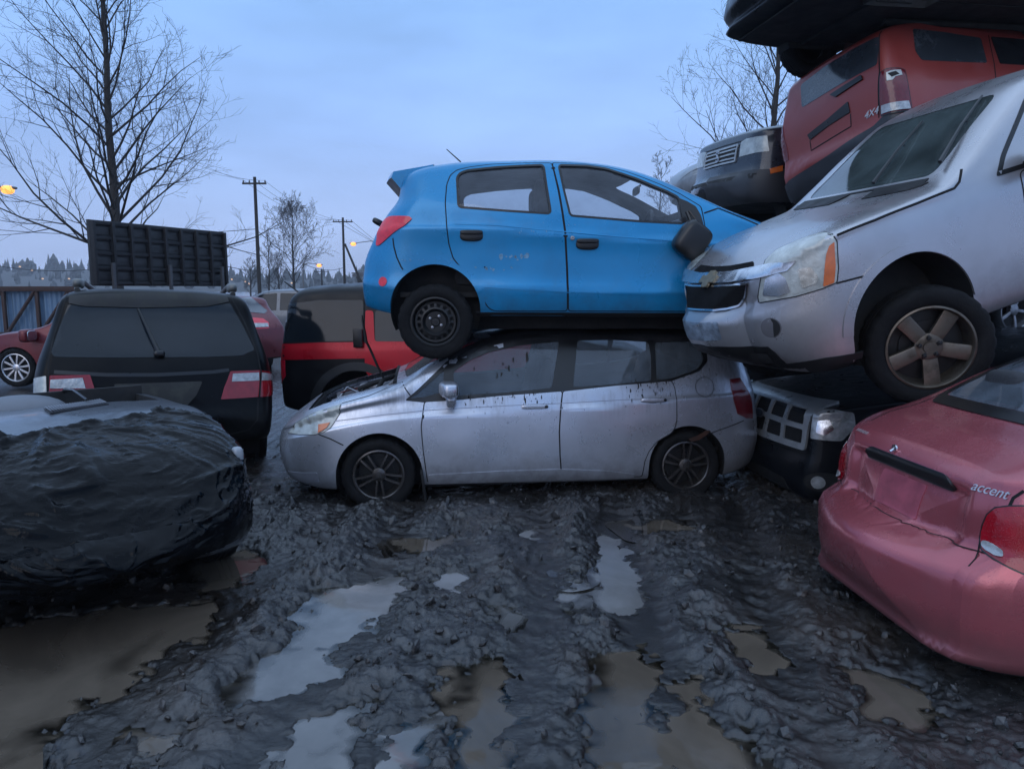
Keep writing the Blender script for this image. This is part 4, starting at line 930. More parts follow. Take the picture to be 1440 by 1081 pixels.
# ================================================================== black SUV under the silver one
NAVY = mat('black_paint', (.008, .009, .012), .3, .1, dirt=.3, dcol=(.024, .024, .026), dscale=3, coat=.12, spec=.2)
esc = Car('suv', 'black SUV with chrome grid grille wedged beneath the silver crossover', 'car', (4.40, 6.6, -.2), 187, suv_spec(x1=2.2, top=[(-2.25, 1.4), (-1.0, 1.52), (-.1, 1.5), (.3, 1.44), (.7, 1.3), (1.0, 1.19), (1.15, 1.16), (1.5, 1.14), (1.9, 1.11), (2.1, 1.09), (2.2, 1.07)], belt=[(-2.25, 1.08), (.9, 1.06), (1.5, 1.04), (2.2, .98)], nose=[(.3, -.02), (.4, .03), (.6, .03), (.68, 0), (1.05, -.03)], rw1=.12, R1=.3, b1=.07), NAVY, pitch=-2)
esc.body([], [(1.3, .36, .40, .3), (-1.3, .36, .40, .3)], regions={'bumper': lambda c, n: c.x > 1.75 and c.z < .68, 'hood': lambda c, n: 1.0 < c.x < 2.1 and n.z > .6})
GQ = [esc.hit(*p) for p in ((1149, 573), (1133, 628))]
gy, gt, gb = (GQ[0].y * .5 + GQ[1].y * .5), GQ[0].z, GQ[1].z
esc.patch('grille_back', FRONT, [(-gy, gb), (gy, gb), (gy, gt), (-gy, gt)], DARK, .004, .05, .004, r=.02)
gcols = [(-gy + 2 * gy * k / 5) for k in range(6)]; hh = []; cw, ch = 2 * gy / 5, (gt - gb) / 2
for k in range(5):
    for j in range(2): hh.append(fillet([(gcols[k] + .022, gb + j * ch + .02), (gcols[k + 1] - .022, gb + j * ch + .02), (gcols[k + 1] - .022, gb + (j + 1) * ch - .02), (gcols[k] + .022, gb + (j + 1) * ch - .02)], .015))
esc.patch('grille', FRONT, fillet([(-gy - .02, gb - .03), (gy + .02, gb - .03), (gy + .045, gt + .03), (-gy - .045, gt + .03)], .03), mat('dull_chrome', (.40, .42, .43), .3, .35, dirt=.35, dcol=(.1, .1, .1), dscale=9), .02, .03, .025, hh)
esc.patch('emblem', FRONT, circ((0, (gt + gb) / 2), .085, .036), mat('emblem_grey', (.3, .31, .34), .3, .8), .032, .03, .014); esc.patch('emblem_field', FRONT, circ((0, (gt + gb) / 2), .072, .026), mat('emblem_dark', (.06, .07, .09), .3, .5), .036, .03, .003)
EF = Frame(35)
esc.patch('headlight', EF, esc.uv(EF, [(1149, 575), (1175, 576), (1200, 580), (1203, 600), (1184, 620), (1160, 619), (1140, 616)]), CLEARLENS, .006, .035, .02, mirror=True, dome=.012, r=.015)
esc.patch('lamp_reflector', EF, esc.uv(EF, [(1150, 592), (1166, 590), (1172, 604), (1160, 612), (1148, 608)]), CHROME, .021, .03, .002, mirror=True, r=.012)
esc.patch('lower_intake', FRONT, fillet([(-.55, .36), (.55, .36), (.5, .47), (-.5, .47)], .03), DARK, .006, .05, .004)
fq = EF.uv(esc.hit(1157, 678)); esc.patch('fog_lamp_bezel', EF, circ(fq, .13, .075), DARK, .006, .03, .004, mirror=True); esc.patch('fog_lamp', EF, circ((fq[0] + .03, fq[1]), .045, .05), CLEARLENS, .012, .02, .01, mirror=True)
sm = []; esc.line('s', FRONT, [(-.75, .70), (0, .695), (.75, .70)], w=.014, mb=sm); esc.line('s', FRONT, [(-.62, 1.0), (0, 1.02), (.62, 1.0)], w=.016, mb=sm); esc.seams('panel_gap', sm)
kit(esc, r=.35, wt=.22, rr=.215, hubs=(1.3, -1.3), y=.78)

# ================================================================== red SUV on the upper tier
REDP = mat('faded_red_paint', (.30, .047, .038), .36, .15, var=.2, vscale=3, dirt=.35, dcol=(.17, .05, .05), dscale=3, coat=.25, drops=.1)
rs = Car('suv', 'faded red SUV tilted on the upper tier, with a broken tail light', 'car', (5.15, 8.2, 2.83), 20.5, suv_spec(x0=-2.28, x1=2.2, w=[(-2.28, .87), (-1.7, .90), (0, .905), (1.5, .89), (2.2, .84)], bot=[(-2.25, .20), (-1.5, .24), (1.5, .30), (2.2, .32)], tail=[(.2, .02), (.4, .05), (.60, .05), (.68, 0), (1.05, -.02), (1.6, -.16)], top=[(-2.28, 1.64), (-1.9, 1.71), (-1.0, 1.74), (-.1, 1.72), (.25, 1.64), (.6, 1.46), (.95, 1.18), (1.1, 1.10), (1.5, 1.06), (1.9, 1.01), (2.1, .95), (2.2, .90)], tum=.26), REDP, pitch=8.9, roll=-9.1, scale=.88)
rs.body([], [(-1.38, .36, .41, .3), (1.38, .36, .41, .3)], regions={'bumper': lambda c, n: c.x < -1.95 and c.z < .68, 'tailgate': lambda c, n: n.x < -.7 and c.z > .68})
RF = Frame(-150); DG = glass('dark_glass', (.03, .035, .04), .06)
DGREY = mat('grey_dusty_glass', (.035, .042, .05), .16, var=.3, coat=.6, dirt=.4, dcol=(.10, .11, .12), dscale=3)
rs.patch('rear_window', Frame(180), rs.uv(Frame(180), [(1238, 51), (1234, 91), (1205, 106), (1180, 120), (1128, 152), (1126, 120), (1160, 94), (1200, 69)]), DGREY, .004, .05, .006, r=.04)
TLF = Frame(-125)
tlp = rs.patch('tail_light', TLF, rs.uv(TLF, [(1237, 112), (1239, 102), (1247, 97.5), (1266, 97), (1272, 99), (1276, 119), (1282, 155), (1240, 163), (1237, 140)]), DKREDLENS, .006, .035, .02, mirror=True, dome=.014, r=.015)
rs.line('lamp_gasket', TLF, rs.uv(TLF, [(1237, 112), (1239, 102), (1247, 97.5), (1266, 97), (1272, 99), (1276, 119), (1282, 155), (1240, 163), (1237, 140)]), TRIM, w=.02, off=.004, closed=True)
rs.patch('reversing_lamp', TLF, rs.uv(TLF, [(1241, 149), (1276, 143), (1279, 154), (1241, 161)]), CLEARLENS, .023, .03, .004, parent=tlp[0]); rs.patch('broken_lens', TLF, rs.uv(TLF, [(1246, 104), (1252, 101), (1265, 100), (1267, 107), (1258, 109), (1254, 114), (1247, 115)]), OLDLENS, .0235, .03, .004, parent=tlp[0])
rs.patch('broken_hole', TLF, rs.uv(TLF, [(1248, 105), (1258, 102), (1263, 106), (1253, 110)]), DARK, .026, .02, .002, parent=tlp[0])
rs.patch('window', RIGHT, rs.uv(RIGHT, [(1283, 41), (1330, 46), (1379, 54), (1388, 89), (1340, 87), (1296, 85), (1287, 72)]), DGREY, .004, .05, .006, mirror=True, r=.03)
rs.patch('window', RIGHT, rs.uv(RIGHT, [(1393, 52), (1440, 56), (1500, 62), (1520, 92), (1440, 92), (1406, 90)]), DG, .004, .05, .006, mirror=True, r=.02)
BF = Frame(-150)
rs.patch('bumper_cover', BF, rs.uv(BF, [(1292, 160), (1242, 165), (1230, 178), (1170, 216), (1111, 254), (1104, 262), (1108, 290), (1118, 301), (1170, 280), (1250, 240), (1320, 200)]), mat('grey_bumper_plastic', (.028, .029, .033), .5, dirt=.3, dcol=(.06, .06, .065), dscale=5), .02, .05, .04)
rs.patch('handle_strip', REAR, rs.uv(REAR, [(1193, 143), (1196, 158), (1166, 177), (1140, 197), (1136, 190), (1164, 168)]), TRIM, .012, .04, .02, r=.01)
rs.line('plate_recess', REAR, rs.uv(REAR, [(1196, 160), (1197, 178), (1141, 212), (1139, 198)]), w=.014)
rs.patch('glass_lower_trim', REAR, rs.uv(REAR, [(1212, 106), (1214, 112), (1176, 137), (1168, 134)]), TRIM, .02, .04, .03, r=.008)
sm = []; rs.line('s', REAR, rs.uv(REAR, [(1240, 44), (1237, 100), (1236, 166)]), w=.014, mb=sm); rs.line('s', RIGHT, rs.uv(RIGHT, [(1390, 50), (1398, 90), (1400, 130)]), w=.014, mb=sm, mirror=True); rs.line('s', BF, rs.uv(BF, [(1242, 164), (1284, 157)]), w=.014, mb=sm); rs.seams('panel_gap', sm)
q = rs.hit(1225, 160); n = rs.g.near(q)[1]; rs.text('badge_lettering', '4X4', q + n * .006, .10, math.degrees(math.atan2(n.y, n.x)), mat('badge_white', (.6, .6, .62), .35), tilt=math.degrees(math.asin(n.z)), shear=.4)
b = MB(); q = rs.pl(1150, 268, .3); b.box(q, (.06, .06, .10), bev=.2); b.build('tow_hitch', CAST, rs.root)
kit(rs, r=.36, wt=.23, rr=.215, hubs=(1.38, -1.38), y=.79)

# ================================================================== dark compact SUV facing out behind it
sz_ = Car('suv', 'dark SUV with barred grille and square headlights, between red SUV and blue hatchback', 'car', (4.7, 9.9, 2.35), 192.5, suv_spec(x1=2.0, x0=-2.0, w=[(-2.0, .82), (0, .85), (1.5, .84), (2.0, .80)], nose=[(.3, .0), (.42, .06), (.58, .06), (.66, .0), (.95, -.03)], top=[(-2.0, 1.58), (-1.0, 1.66), (-.1, 1.64), (.2, 1.6), (.5, 1.44), (.8, 1.22), (.95, 1.2), (1.4, 1.18), (1.8, 1.14), (1.95, 1.12), (2.0, 1.10)], rt1=.02, belt=[(-2.0, 1.08), (.9, 1.06), (1.5, 1.05), (2.0, 1.0)]), mat('blue_black_paint', (.020, .024, .034), .26, .3, dirt=.3, dcol=(.04, .04, .045), coat=.4), roll=-1.8, scale=1.08)
sz_.body([], [(1.25, .35, .39, .3), (-1.25, .35, .39, .3)], regions={'bumper': lambda c, n: c.x > 1.5 and c.z < .67, 'hood': lambda c, n: c.x > .9 and n.z > .6})
q0, q1 = sz_.hit(1039, 203), sz_.hit(1036, 228); gy = (abs(q0.y) + abs(q1.y)) / 2; gt, gb = q0.z, q1.z
sz_.patch('grille', FRONT, [(-gy, gb), (gy, gb), (gy, gt), (-gy, gt)], DARK, .006, .05, .004, r=.02); sz_.band('grille_surround', FRONT, [(-gy, gb), (gy, gb), (gy, gt), (-gy, gt)], .02, MATS['dull_chrome'], .016, r=.02, thick=.02)
for k in (1, 2, 3): sz_.line('grille_bar', FRONT, [(-gy + .02, gb + (gt - gb) * k / 4), (gy - .02, gb + (gt - gb) * k / 4)], MATS['dull_chrome'], w=.018, off=.014)
sz_.text('emblem', 'S', Vector((sz_.g.cast((6, 0, (gt + gb) / 2), (-1, 0, 0))[0].x + .03, 0, (gt + gb) / 2)), .17, 0, CHROME)
SFr = Frame(22)
sz_.patch('headlight', SFr, sz_.uv(SFr, [(1043, 200), (1050, 195.5), (1079, 191), (1082, 213), (1040, 221)]), OLDLENS, .006, .035, .02, mirror=True, dome=.012, r=.01)
sz_.patch('turn_signal', SFr, sz_.uv(SFr, [(1082, 238), (1100, 233), (1100, 241), (1083, 245)]), AMBER, .02, .03, .02, mirror=True)
sz_.line('bumper_groove', FRONT, [(-.78, .60), (0, .585), (.78, .60)], DARK, w=.05, off=.004); sz_.patch('lower_intake', FRONT, fillet([(-.5, .38), (.5, .38), (.45, .5), (-.45, .5)], .03), DARK, .004, .05, .004)
sz_.patch('bumper_cover', Frame(25), [(u, v) for u, v in [(-.9, .33), (1.0, .33), (1.0, .66), (-.9, .66)]], MATS['grey_bumper_plastic'], .01, .06, .01)
sm = []; sz_.line('s', FRONT, [(-.7, .99), (0, 1.0), (.7, .99)], w=.014, mb=sm); sz_.seams('panel_gap', sm)
sz_.patch('windshield', FRONT, fillet([(-.62, 1.17), (.62, 1.17), (.54, 1.56), (-.54, 1.56)], .05), DG, .004, .06, .004)
kit(sz_, r=.34, wt=.22, rr=.2, hubs=(1.25, -1.25), y=.74)

# ================================================================== black car across the very top, seen from below
tp = Car('sedan', 'black car lying across the very top of the stack, its underside showing', 'car', (4.5, 7.6, 4.02), 190, sedan_spec(w=[(-2.08, .80), (0, .87), (1.2, .87), (2.05, .82)], x1=2.2, top=[(-2.08, .94), (-1.6, 1.02), (-1.0, 1.21), (-.3, 1.385), (.15, 1.37), (.5, 1.24), (.9, 1.01), (1.6, .9), (2.0, .80), (2.2, .74)], nose=[(.2, -.03), (.27, .05), (.34, .0), (.42, .06), (.6, .03), (.75, -.06)], R1=.35, rw1=.12), NAVY, pitch=-1)
tp.body([], [(1.3, .28, .33, .28), (-1.3, .28, .33, .28)], regions={'bumper': lambda c, n: c.x > 1.65 and c.z < .6})
for q in ([(.62, .90), (.35, 1.27), (-.18, 1.33), (-.18, .92)], [(-.27, .92), (-.27, 1.33), (-.75, 1.28), (-1.12, .95)]): tp.patch('window', RIGHT, fillet(q, .03), DG, .003, .06, .004, mirror=True)
tp.patch('headlight', Frame(40), [(Frame(40).uv(tp.g.near((2.0, .55, z))[0])[0] + d, z) for z, d in ((.58, -.12), (.58, .22), (.70, .22), (.70, -.12))], CLEARLENS, .005, .04, .01, mirror=True)
b = MB(); b.box((1.75, 0, .20), (.75, 1.3, .02)); b.box((.2, .0, .19), (1.6, .28, .05)); b.tube([(1.1, .18, .15), (.2, .2, .15), (-1.0, .2, .15), (-1.9, .45, .2)], .03); b.box((1.3, 0, .2), (.35, 1.2, .08)); b.sup((-.9, -.2, .2), (.8, .9, .16), .4); b.box((.3, .55, .2), (2.0, .06, .04)); b.box((.3, -.55, .2), (2.0, .06, .04)); b.tube([(1.3, -.7, .22), (1.3, .7, .22)], .04); b.build('undertray', DARK, tp.root, smooth=False)
wheel(tp.root, (1.3, -.74, .2), .30, .2, .19, '5', -1, rm=STEELB); wheel(tp.root, (-1.3, -.74, .2), .30, .2, .19, '5', -1, rm=STEELB)

# ================================================================== pale grey car glimpsed behind the dark SUV
GREYP = mat('pale_grey_paint', (.26, .27, .28), .35, .3, dirt=.5, dcol=(.1, .1, .1), coat=.3)
gc = Car('hatchback', 'pale grey car glimpsed behind the blue bonnet, under the bare branches', 'car', (4.85, 13.2, 2.98), 189, dict(fit.sp, warp=lambda V: V), GREYP)
gc.body([], [(1.245, .29, .335, .28), (-1.25, .30, .325, .28)], regions={'bumper': lambda c, n: c.x > 1.58 and c.z < .575})
gc.patch('windshield', FRONT, fillet([(-.61, 1.02), (.61, 1.02), (.51, 1.33), (-.51, 1.33)], .05), DG, .004, .08, .004)
for q in ([(.95, .90), (.35, 1.27), (-.18, 1.33), (-.18, .93)], [(-.27, .93), (-.27, 1.33), (-1.0, 1.30), (-1.1, 1.0)]): gc.patch('window', LEFT, fillet(q, .03), DG, .003, .06, .004, mirror=True)
gc.patch('headlight', Frame(62, 8), [(Frame(62, 8).uv(p)) for p in (fit.hit(406, 608.5), fit.hit(428, 588), fit.hit(480, 568.5), fit.hit(464, 602), fit.hit(422, 611))], CLEARLENS, .004, .035, .02, mirror=True)
kit(gc, r=.29, hubs=(1.25, -1.25), style='5')

# wrecks at the foot of the stack that carry the upper tier
def copy_tree(o, parent=None):
    c = o.copy(); COL.objects.link(c)
    if parent is not None: c.parent = parent
    for k in o.children: copy_tree(k, c)
    return c
for loc, yaw, lab in (((6.35, 8.95, -.2), 20, 'dark wreck on the ground directly under the tilted red SUV'), ((6.1, 8.9, 1.13), 20, 'dark wreck sandwiched between a ground-level wreck and the tilted red SUV'), ((5.2, 11.3, -.2), 192, 'dark wreck on the ground under the barred-grille SUV'), ((5.1, 11.0, .95), 192, 'dark wreck sandwiched directly under the barred-grille SUV'), ((5.5, 13.7, -.2), 189, 'dark wreck on the ground at the foot of the pale grey car'), ((5.4, 13.6, 1.25), 189, 'dark wreck sandwiched directly under the pale grey car')):
    c = copy_tree(esc.root); c.matrix_world = Matrix.Translation(loc) @ Matrix.Rotation(R_(yaw), 4, 'Z'); c['label'] = lab; c['group'] = 'wrecks carrying the upper tier'
# ================================================================== black SUV seen from behind
BLK = mat('dusty_black_paint', (.003, .0033, .0042), .32, .1, dirt=.35, dcol=(.013, .014, .013), dscale=2.6, coat=.05, spec=.12, splash=(.7, .5, (.014, .014, .013)))
mv = Car('suv', 'black SUV seen from behind, with tall red and white tail lights and a rear wiper', 'car', (-4.043, 8.411, -.16), 115, suv_spec(x0=-2.40, x1=2.3, w=[(-2.4, .93), (-1.9, .965), (0, .96), (1.5, .95), (2.3, .88)], top=[(-2.4, 1.66), (-2.1, 1.735), (-1.2, 1.77), (-.1, 1.75), (.3, 1.66), (.7, 1.44), (1.05, 1.18), (1.2, 1.10), (1.6, 1.05), (2.0, .98), (2.3, .88)], tum=.34, drop=.08, tail=[(.36, -.02), (.45, .05), (.62, .06), (.70, .03), (.8, .02), (1.0, 0), (1.12, -.03), (1.6, -.22), (1.75, -.2)], DT=.6, R0=.18, rw0=.10, rt0=.05), BLK, pitch=-3.2, roll=1.9, n=90)
mv.body([], [(-1.45, .38, .42, .3), (1.45, .38, .42, .3)], regions={'bumper': lambda c, n: c.x < -2.0 and c.z < .68, 'tailgate': lambda c, n: n.x < -.6 and abs(c.y) < .80, 'roof': lambda c, n: n.z > .7 and c.z > 1.6})
B_ = Frame(180)
GM = mat('smoked_rear_glass', (.008, .012, .017), .09, var=.3, vscale=2, coat=.12, spec=.3, dirt=.12, dcol=(.04, .05, .06), dscale=1.6)
mv.patch('rear_window', B_, mv.uv(B_, [(96, 428), (120, 432), (200, 434), (290, 432), (323, 426), (340, 455), (358, 492), (340, 500), (290, 502), (150, 503), (76, 502), (72, 495), (84, 460)]), GM, .004, .05, .006, r=.02)
mv.patch('spoiler_strip', B_, mv.uv(B_, [(98, 417), (150, 413.5), (210, 412.5), (270, 414), (319, 418), (322, 425), (290, 431), (200, 433), (120, 431), (97, 427)]), mat('mossy_spoiler', (.012, .012, .012), .6, dirt=.7, dcol=(.04, .042, .03), dscale=12), .012, .05, .015, r=.01)  # dark spoiler strip with greenish mottling, above the rear glass
TR = Frame(-160); MIDRED = mat('mid_red_lens', (.27, .008, .014), .14, coat=.3, var=.4, vscale=14)
t1 = [(324, 522), (365, 520.5), (381, 523), (383, 555), (362, 558), (310.5, 561.5), (315, 545)]
tlp = mv.patch('tail_light', TR, mv.uv(TR, t1), MIDRED, .006, .04, .02, dome=.012, r=.008)
mv.patch('reversing_lamp', TR, mv.uv(TR, [(327, 525.5), (363.5, 524), (364, 535), (325.5, 536.5)]), CLEARLENS, .021, .03, .004, parent=tlp); mv.patch('side_lamp', TR, mv.uv(TR, [(367, 524), (380, 526), (381, 534), (367, 535)]), CLEARLENS, .021, .03, .004, parent=tlp)
mv.line('lamp_split', TR, mv.uv(TR, [(366, 520), (364, 558)]), w=.014, off=.024, parent=tlp)
TL_ = Frame(160)
t2 = [(70, 528), (127, 527), (130, 537), (134, 549), (134, 556), (69, 556)]
tlp = mv.patch('tail_light', TL_, mv.uv(TL_, t2), MIDRED, .006, .04, .02, dome=.012, r=.008)
mv.patch('reversing_lamp', TL_, mv.uv(TL_, [(72, 534), (117, 531.5), (121, 546), (71, 546)]), CLEARLENS, .021, .03, .004, parent=tlp)
mv.patch('side_lamp', TL_, mv.uv(TL_, [(42, 532), (65, 528.5), (66, 556), (40, 556)]), OLDLENS, .006, .03, .02, r=.008)
mv.patch('number_plate_recess', B_, mv.uv(B_, [(160, 540), (285, 536), (276, 556), (262, 571), (172, 574)]), mat('grubby_recess', (.02, .021, .02), .6, dirt=.8, dcol=(.06, .062, .05), dscale=7), .004, .05, .006, r=.02)
mv.line('tailgate_fold', B_, mv.uv(B_, [(76, 523), (150, 527), (220, 527), (300, 523), (322, 520)]), TRIM, w=.03, off=.004)
sm = []; mv.line('s', B_, mv.uv(B_, [(96, 413), (85, 445), (76, 472), (68.5, 506), (67.5, 547)]), w=.014, mb=sm); mv.line('s', B_, mv.uv(B_, [(324, 417), (345, 455), (362, 497), (366, 520)]), w=.014, mb=sm); mv.line('s', B_, mv.uv(B_, [(363, 560), (362, 590), (350, 604), (325, 610), (200, 614)]), w=.014, mb=sm); mv.seams('panel_gap', sm)
p, q = mv.hit(194, 434), mv.hit(224, 497); b = MB(); b.tube([p + Vector((-.02, 0, 0)), p.lerp(q, .5) + Vector((-.045, 0, 0)), q + Vector((-.04, 0, 0))], [.009, .012, .02], seg=6); b.sup(q + Vector((-.03, 0, 0)), (.06, .09, .06), .7); b.build('wiper', TRIM, mv.root)
for sg in (1, -1):
    b = MB(); P = [(-1.9, sg * .64, 1.72), (-1.75, sg * .64, 1.80), (-1.3, sg * .65, 1.835), (.1, sg * .66, 1.82), (.35, sg * .66, 1.72)]; b.tube(P, .026, seg=8); b.sup((-1.78, sg * .64, 1.785), (.28, .09, .09), .7); b.build('roof_rail', mat('rail_grey', (.16, .16, .15), .45, .4), mv.root)
for sg, fr in ((1, LEFT), (-1, RIGHT)):
    mv.patch('window', fr, fillet([(-1.15, 1.15), (-1.1, 1.56), (-1.85, 1.54), (-2.0, 1.17)], .04), GM, .004, .06, .005); mv.patch('window', fr, fillet([(.7, 1.12), (.4, 1.5), (-1.0, 1.58), (-1.05, 1.14)], .04), GM, .004, .06, .005)
    b = MB(); b.sup((.72, sg * 1.06, 1.12), (.14, .24, .18), .5); b.build('side_mirror', BLACK, mv.root)
kit(mv, r=.37, wt=.24, rr=.22, hubs=(1.45, -1.45), y=.83)

# ================================================================== black-wrapped front end
wrp = Car('wrecked_car', 'front end of a car shrink-wrapped in crumpled black plastic film', 'car', (-3.30, 5.02, -.03), -49, dict(
    x0=-.35, x1=2.05, top=[(-.35, .93), (.3, .955), (.75, .97), (1.1, .935), (1.5, .85), (1.8, .735), (1.97, .62), (2.05, .55)], bot=[(-.35, .22), (1.5, .22), (2.05, .27)], belt=[(-.35, .86), (.8, .87), (1.4, .74), (1.8, .58), (2.05, .45)],
    w=[(-.35, .86), (.6, .87), (1.3, .87), (1.7, .84), (2.05, .74)], tum=.3, drop=.07, R0=.05, rw0=.02, R1=.55, rw1=.20, b1=.13, rt1=.02, nose=[(.2, -.16), (.34, -.05), (.44, .02), (.50, .03), (.58, .01), (.7, -.02), (.9, 0)]), mat('wet_grey_bonnet', (.085, .095, .115), .3, .4, dirt=.5, dcol=(.04, .045, .055), dscale=3, coat=.5, drops=.4), n=100, sub=5)
wrp.body([], [(1.2, .30, .36, .3)], regions={'bonnet': lambda c, n: n.z > .6 and c.x > .65, 'bumper': lambda c, n: c.x > 1.6 and c.z < .5}, extra=[(lambda m: (m.V, m.F))(MB().box((-.05, 0, .95), (.75, 1.46, .7), bev=0))])
FILM = None
def film():
    m, nt, N, L, out = nodes('black_film')
    p = N('ShaderNodeBsdfPrincipled'); L(p.outputs[0], out.inputs[0]); p.inputs['Base Color'].default_value = (.0025, .003, .004, 1); p.inputs['Roughness'].default_value = .08; p.inputs['Specular IOR Level'].default_value = .11
    tc = N('ShaderNodeTexCoord'); mp = N('ShaderNodeMapping'); mp.inputs['Scale'].default_value = (2.4, .8, 5.5); mp.inputs['Rotation'].default_value = (.12, .1, .1); L(tc.outputs['Object'], mp.inputs[0])
    n = N('ShaderNodeTexNoise', noise_type='RIDGED_MULTIFRACTAL', Scale=2.6, Detail=3., Roughness=.5, Distortion=.5); L(mp.outputs[0], n.inputs['Vector'])
    n2 = N('ShaderNodeTexNoise', Scale=8., Detail=2., Roughness=.5, Distortion=2.5); L(tc.outputs['Object'], n2.inputs['Vector'])
    a = N('ShaderNodeMath', operation='MULTIPLY_ADD'); a.inputs[1].default_value = .35; L(n2.outputs[0], a.inputs[0]); L(n.outputs[0], a.inputs[2])
    b = N('ShaderNodeBump', Strength=.5, Distance=.03); L(a.outputs[0], b.inputs['Height']); L(b.outputs[0], p.inputs['Normal'])
    return m
FILM = film()
def wrap_mesh():
    g = wrp.g; V, N = g.V, g.N
    edge = [wrp.hit(*p) for p in ((-260, 630), (-60, 620), (0, 617), (60, 612), (110, 603), (150, 597), (190, 590), (245, 579), (262, 584))]
    ey = [(p.y, p.x) for p in edge]; lim = pchip(sorted(ey))
    bm = bmesh.new(); vs = [bm.verts.new(v) for v in V]
    for f in g.F:
        c = V[list(f)].mean(0); up = N[f[0]][2]
        if c[2] < .34 or c[0] < .2: continue
        if c[0] < lim(c[1]) - .02 and up > .55: continue
        try: bm.faces.new([vs[k] for k in f])
        except ValueError: pass
    bmesh.ops.delete(bm, geom=[v for v in bm.verts if not v.link_faces], context='VERTS')
    for _ in range(2):
        bmesh.ops.subdivide_edges(bm, edges=[e for e in bm.edges if e.calc_length() > .012], cuts=1, use_grid_fill=True)
    bm.normal_update()
    P = np.array([v.co for v in bm.verts]); Nn = np.array([v.normal for v in bm.verts])
    ang = np.arctan2(P[:, 1], P[:, 0] - .6); s = ang * 1.1; z = P[:, 2] + .5 * np.maximum(0, .9 - P[:, 0]) * 0
    q = P[:, 2] * .9 + .35 * (P[:, 0] - 1.2)                                     # folds pulled along the body, sagging towards the corners
    wq = q + .10 * fbm(s, q, 1.6, 2, 5)
    w1 = fbm(s * 2.4 + 3, wq * 30, 1., 2, 11, .35); r1 = 1 - np.abs(w1) * 6
    w2 = fbm(s * 5 + wq * 6, wq * 66 - s * 3, 1., 2, 31, .35); r2 = 1 - np.abs(w2) * 6
    w3 = fbm(s * 9 - wq * 20, wq * 15 + s * 7, 1., 2, 51, .35); r3 = 1 - np.abs(w3) * 7
    big = fbm(s, q, 2.2, 2, 71)
    am = .45 + 1.1 * np.clip(fbm(s, q, 1.7, 2, 91) + .4, 0, 1)
    d = .004 + am * (.022 * np.clip(r1 * .6 + .4, 0, 1) ** 1.5 + .009 * np.clip(r2, 0, 1) ** 1.3 + .012 * np.clip(r3, 0, 1) ** 1.5) + .022 * big; d = np.maximum(d, .004)
    ce = np.exp(-np.abs(P[:, 0] - lim(P[:, 1])) / .05) * (Nn[:, 2] > .5); d += ce * (.022 + .05 * np.clip(fbm(P[:, 0], P[:, 1], 11., 3, 7), -.3, 1))
    for v, k, n in zip(bm.verts, d, Nn): v.co += Vector(n) * float(k)
    bm.normal_update(); me = bpy.data.meshes.new('plastic_wrap'); bm.to_mesh(me); bm.free(); me.materials.append(FILM); me.polygons.foreach_set('use_smooth', [True] * len(me.polygons))
    o = bpy.data.objects.new('plastic_wrap', me); COL.objects.link(o); o.parent = wrp.root
wrap_mesh()
LV = Frame(0, 89.9)
lp = [wrp.hit(*p) for p in ((60, 577), (140, 564), (154, 570), (74, 584))]; c0 = (lp[0] + lp[3]) / 2; c1 = (lp[1] + lp[2]) / 2
b = MB()
for k in range(22):
    p = c0.lerp(c1, (k + .5) / 22); h = wrp.g.near(p)[0]; b.box(h + Vector((0, 0, .006)), (.22, (c1 - c0).length / 22 * 1.02, .010), m=0); b.box(h + Vector((0, 0, .016)), (.20, (c1 - c0).length / 22 * .38, .016), m=1, rot=Euler((.5, 0, .0)))
b.build('cowl_vent', [TRIM, mat('vent_slat', (.10, .105, .12), .4)], wrp.root)
b = MB(); b.sup(wrp.pl(24, 566, -.1) + Vector((-.05, 0, -.10)), (.45, .62, .28), .9); b.build('airbag_cover', mat('grey_soft_plastic', (.13, .14, .16), .5), wrp.root)
b = MB(); b.tube([wrp.pl(70, 574, .25), wrp.pl(84, 558, .25), wrp.pl(92, 548, .25), wrp.pl(104, 549, .25), wrp.pl(122, 562, .25)], [.008, .014, .016, .012, .008], seg=6); b.build('wiper', TRIM, wrp.root)
b = MB(); b.box((.15, 0, .60), (.9, 1.5, .04)); b.box((-.3, 0, .78), (.04, 1.55, .4)); b.build('cabin_floor', DARK, wrp.root)
b = MB(); b.sup(wrp.hit(331, 640) + Vector((.0, .012, .0)), (.07, .06, .10), .6); b.build('headlight', mat('white_lamp_shell', (.30, .32, .35), .3), wrp.root)
for sg in (1, -1): wheel(wrp.root, (1.2, sg * .76, .30), .30, .2, .19, '5', sg)
b = MB()
for k in range(7):
    pz = wrp.pl(4 + 3 * k, 868 + random.uniform(-2, 2), -.2 + .02 * k); b.tube([pz, pz + Vector((random.uniform(-.02, .04), 0, -.12)), pz + Vector((random.uniform(-.1, .05), 0, -.26))], [.03, .022, .006], seg=5)
b.build('torn_film', FILM, wrp.root)

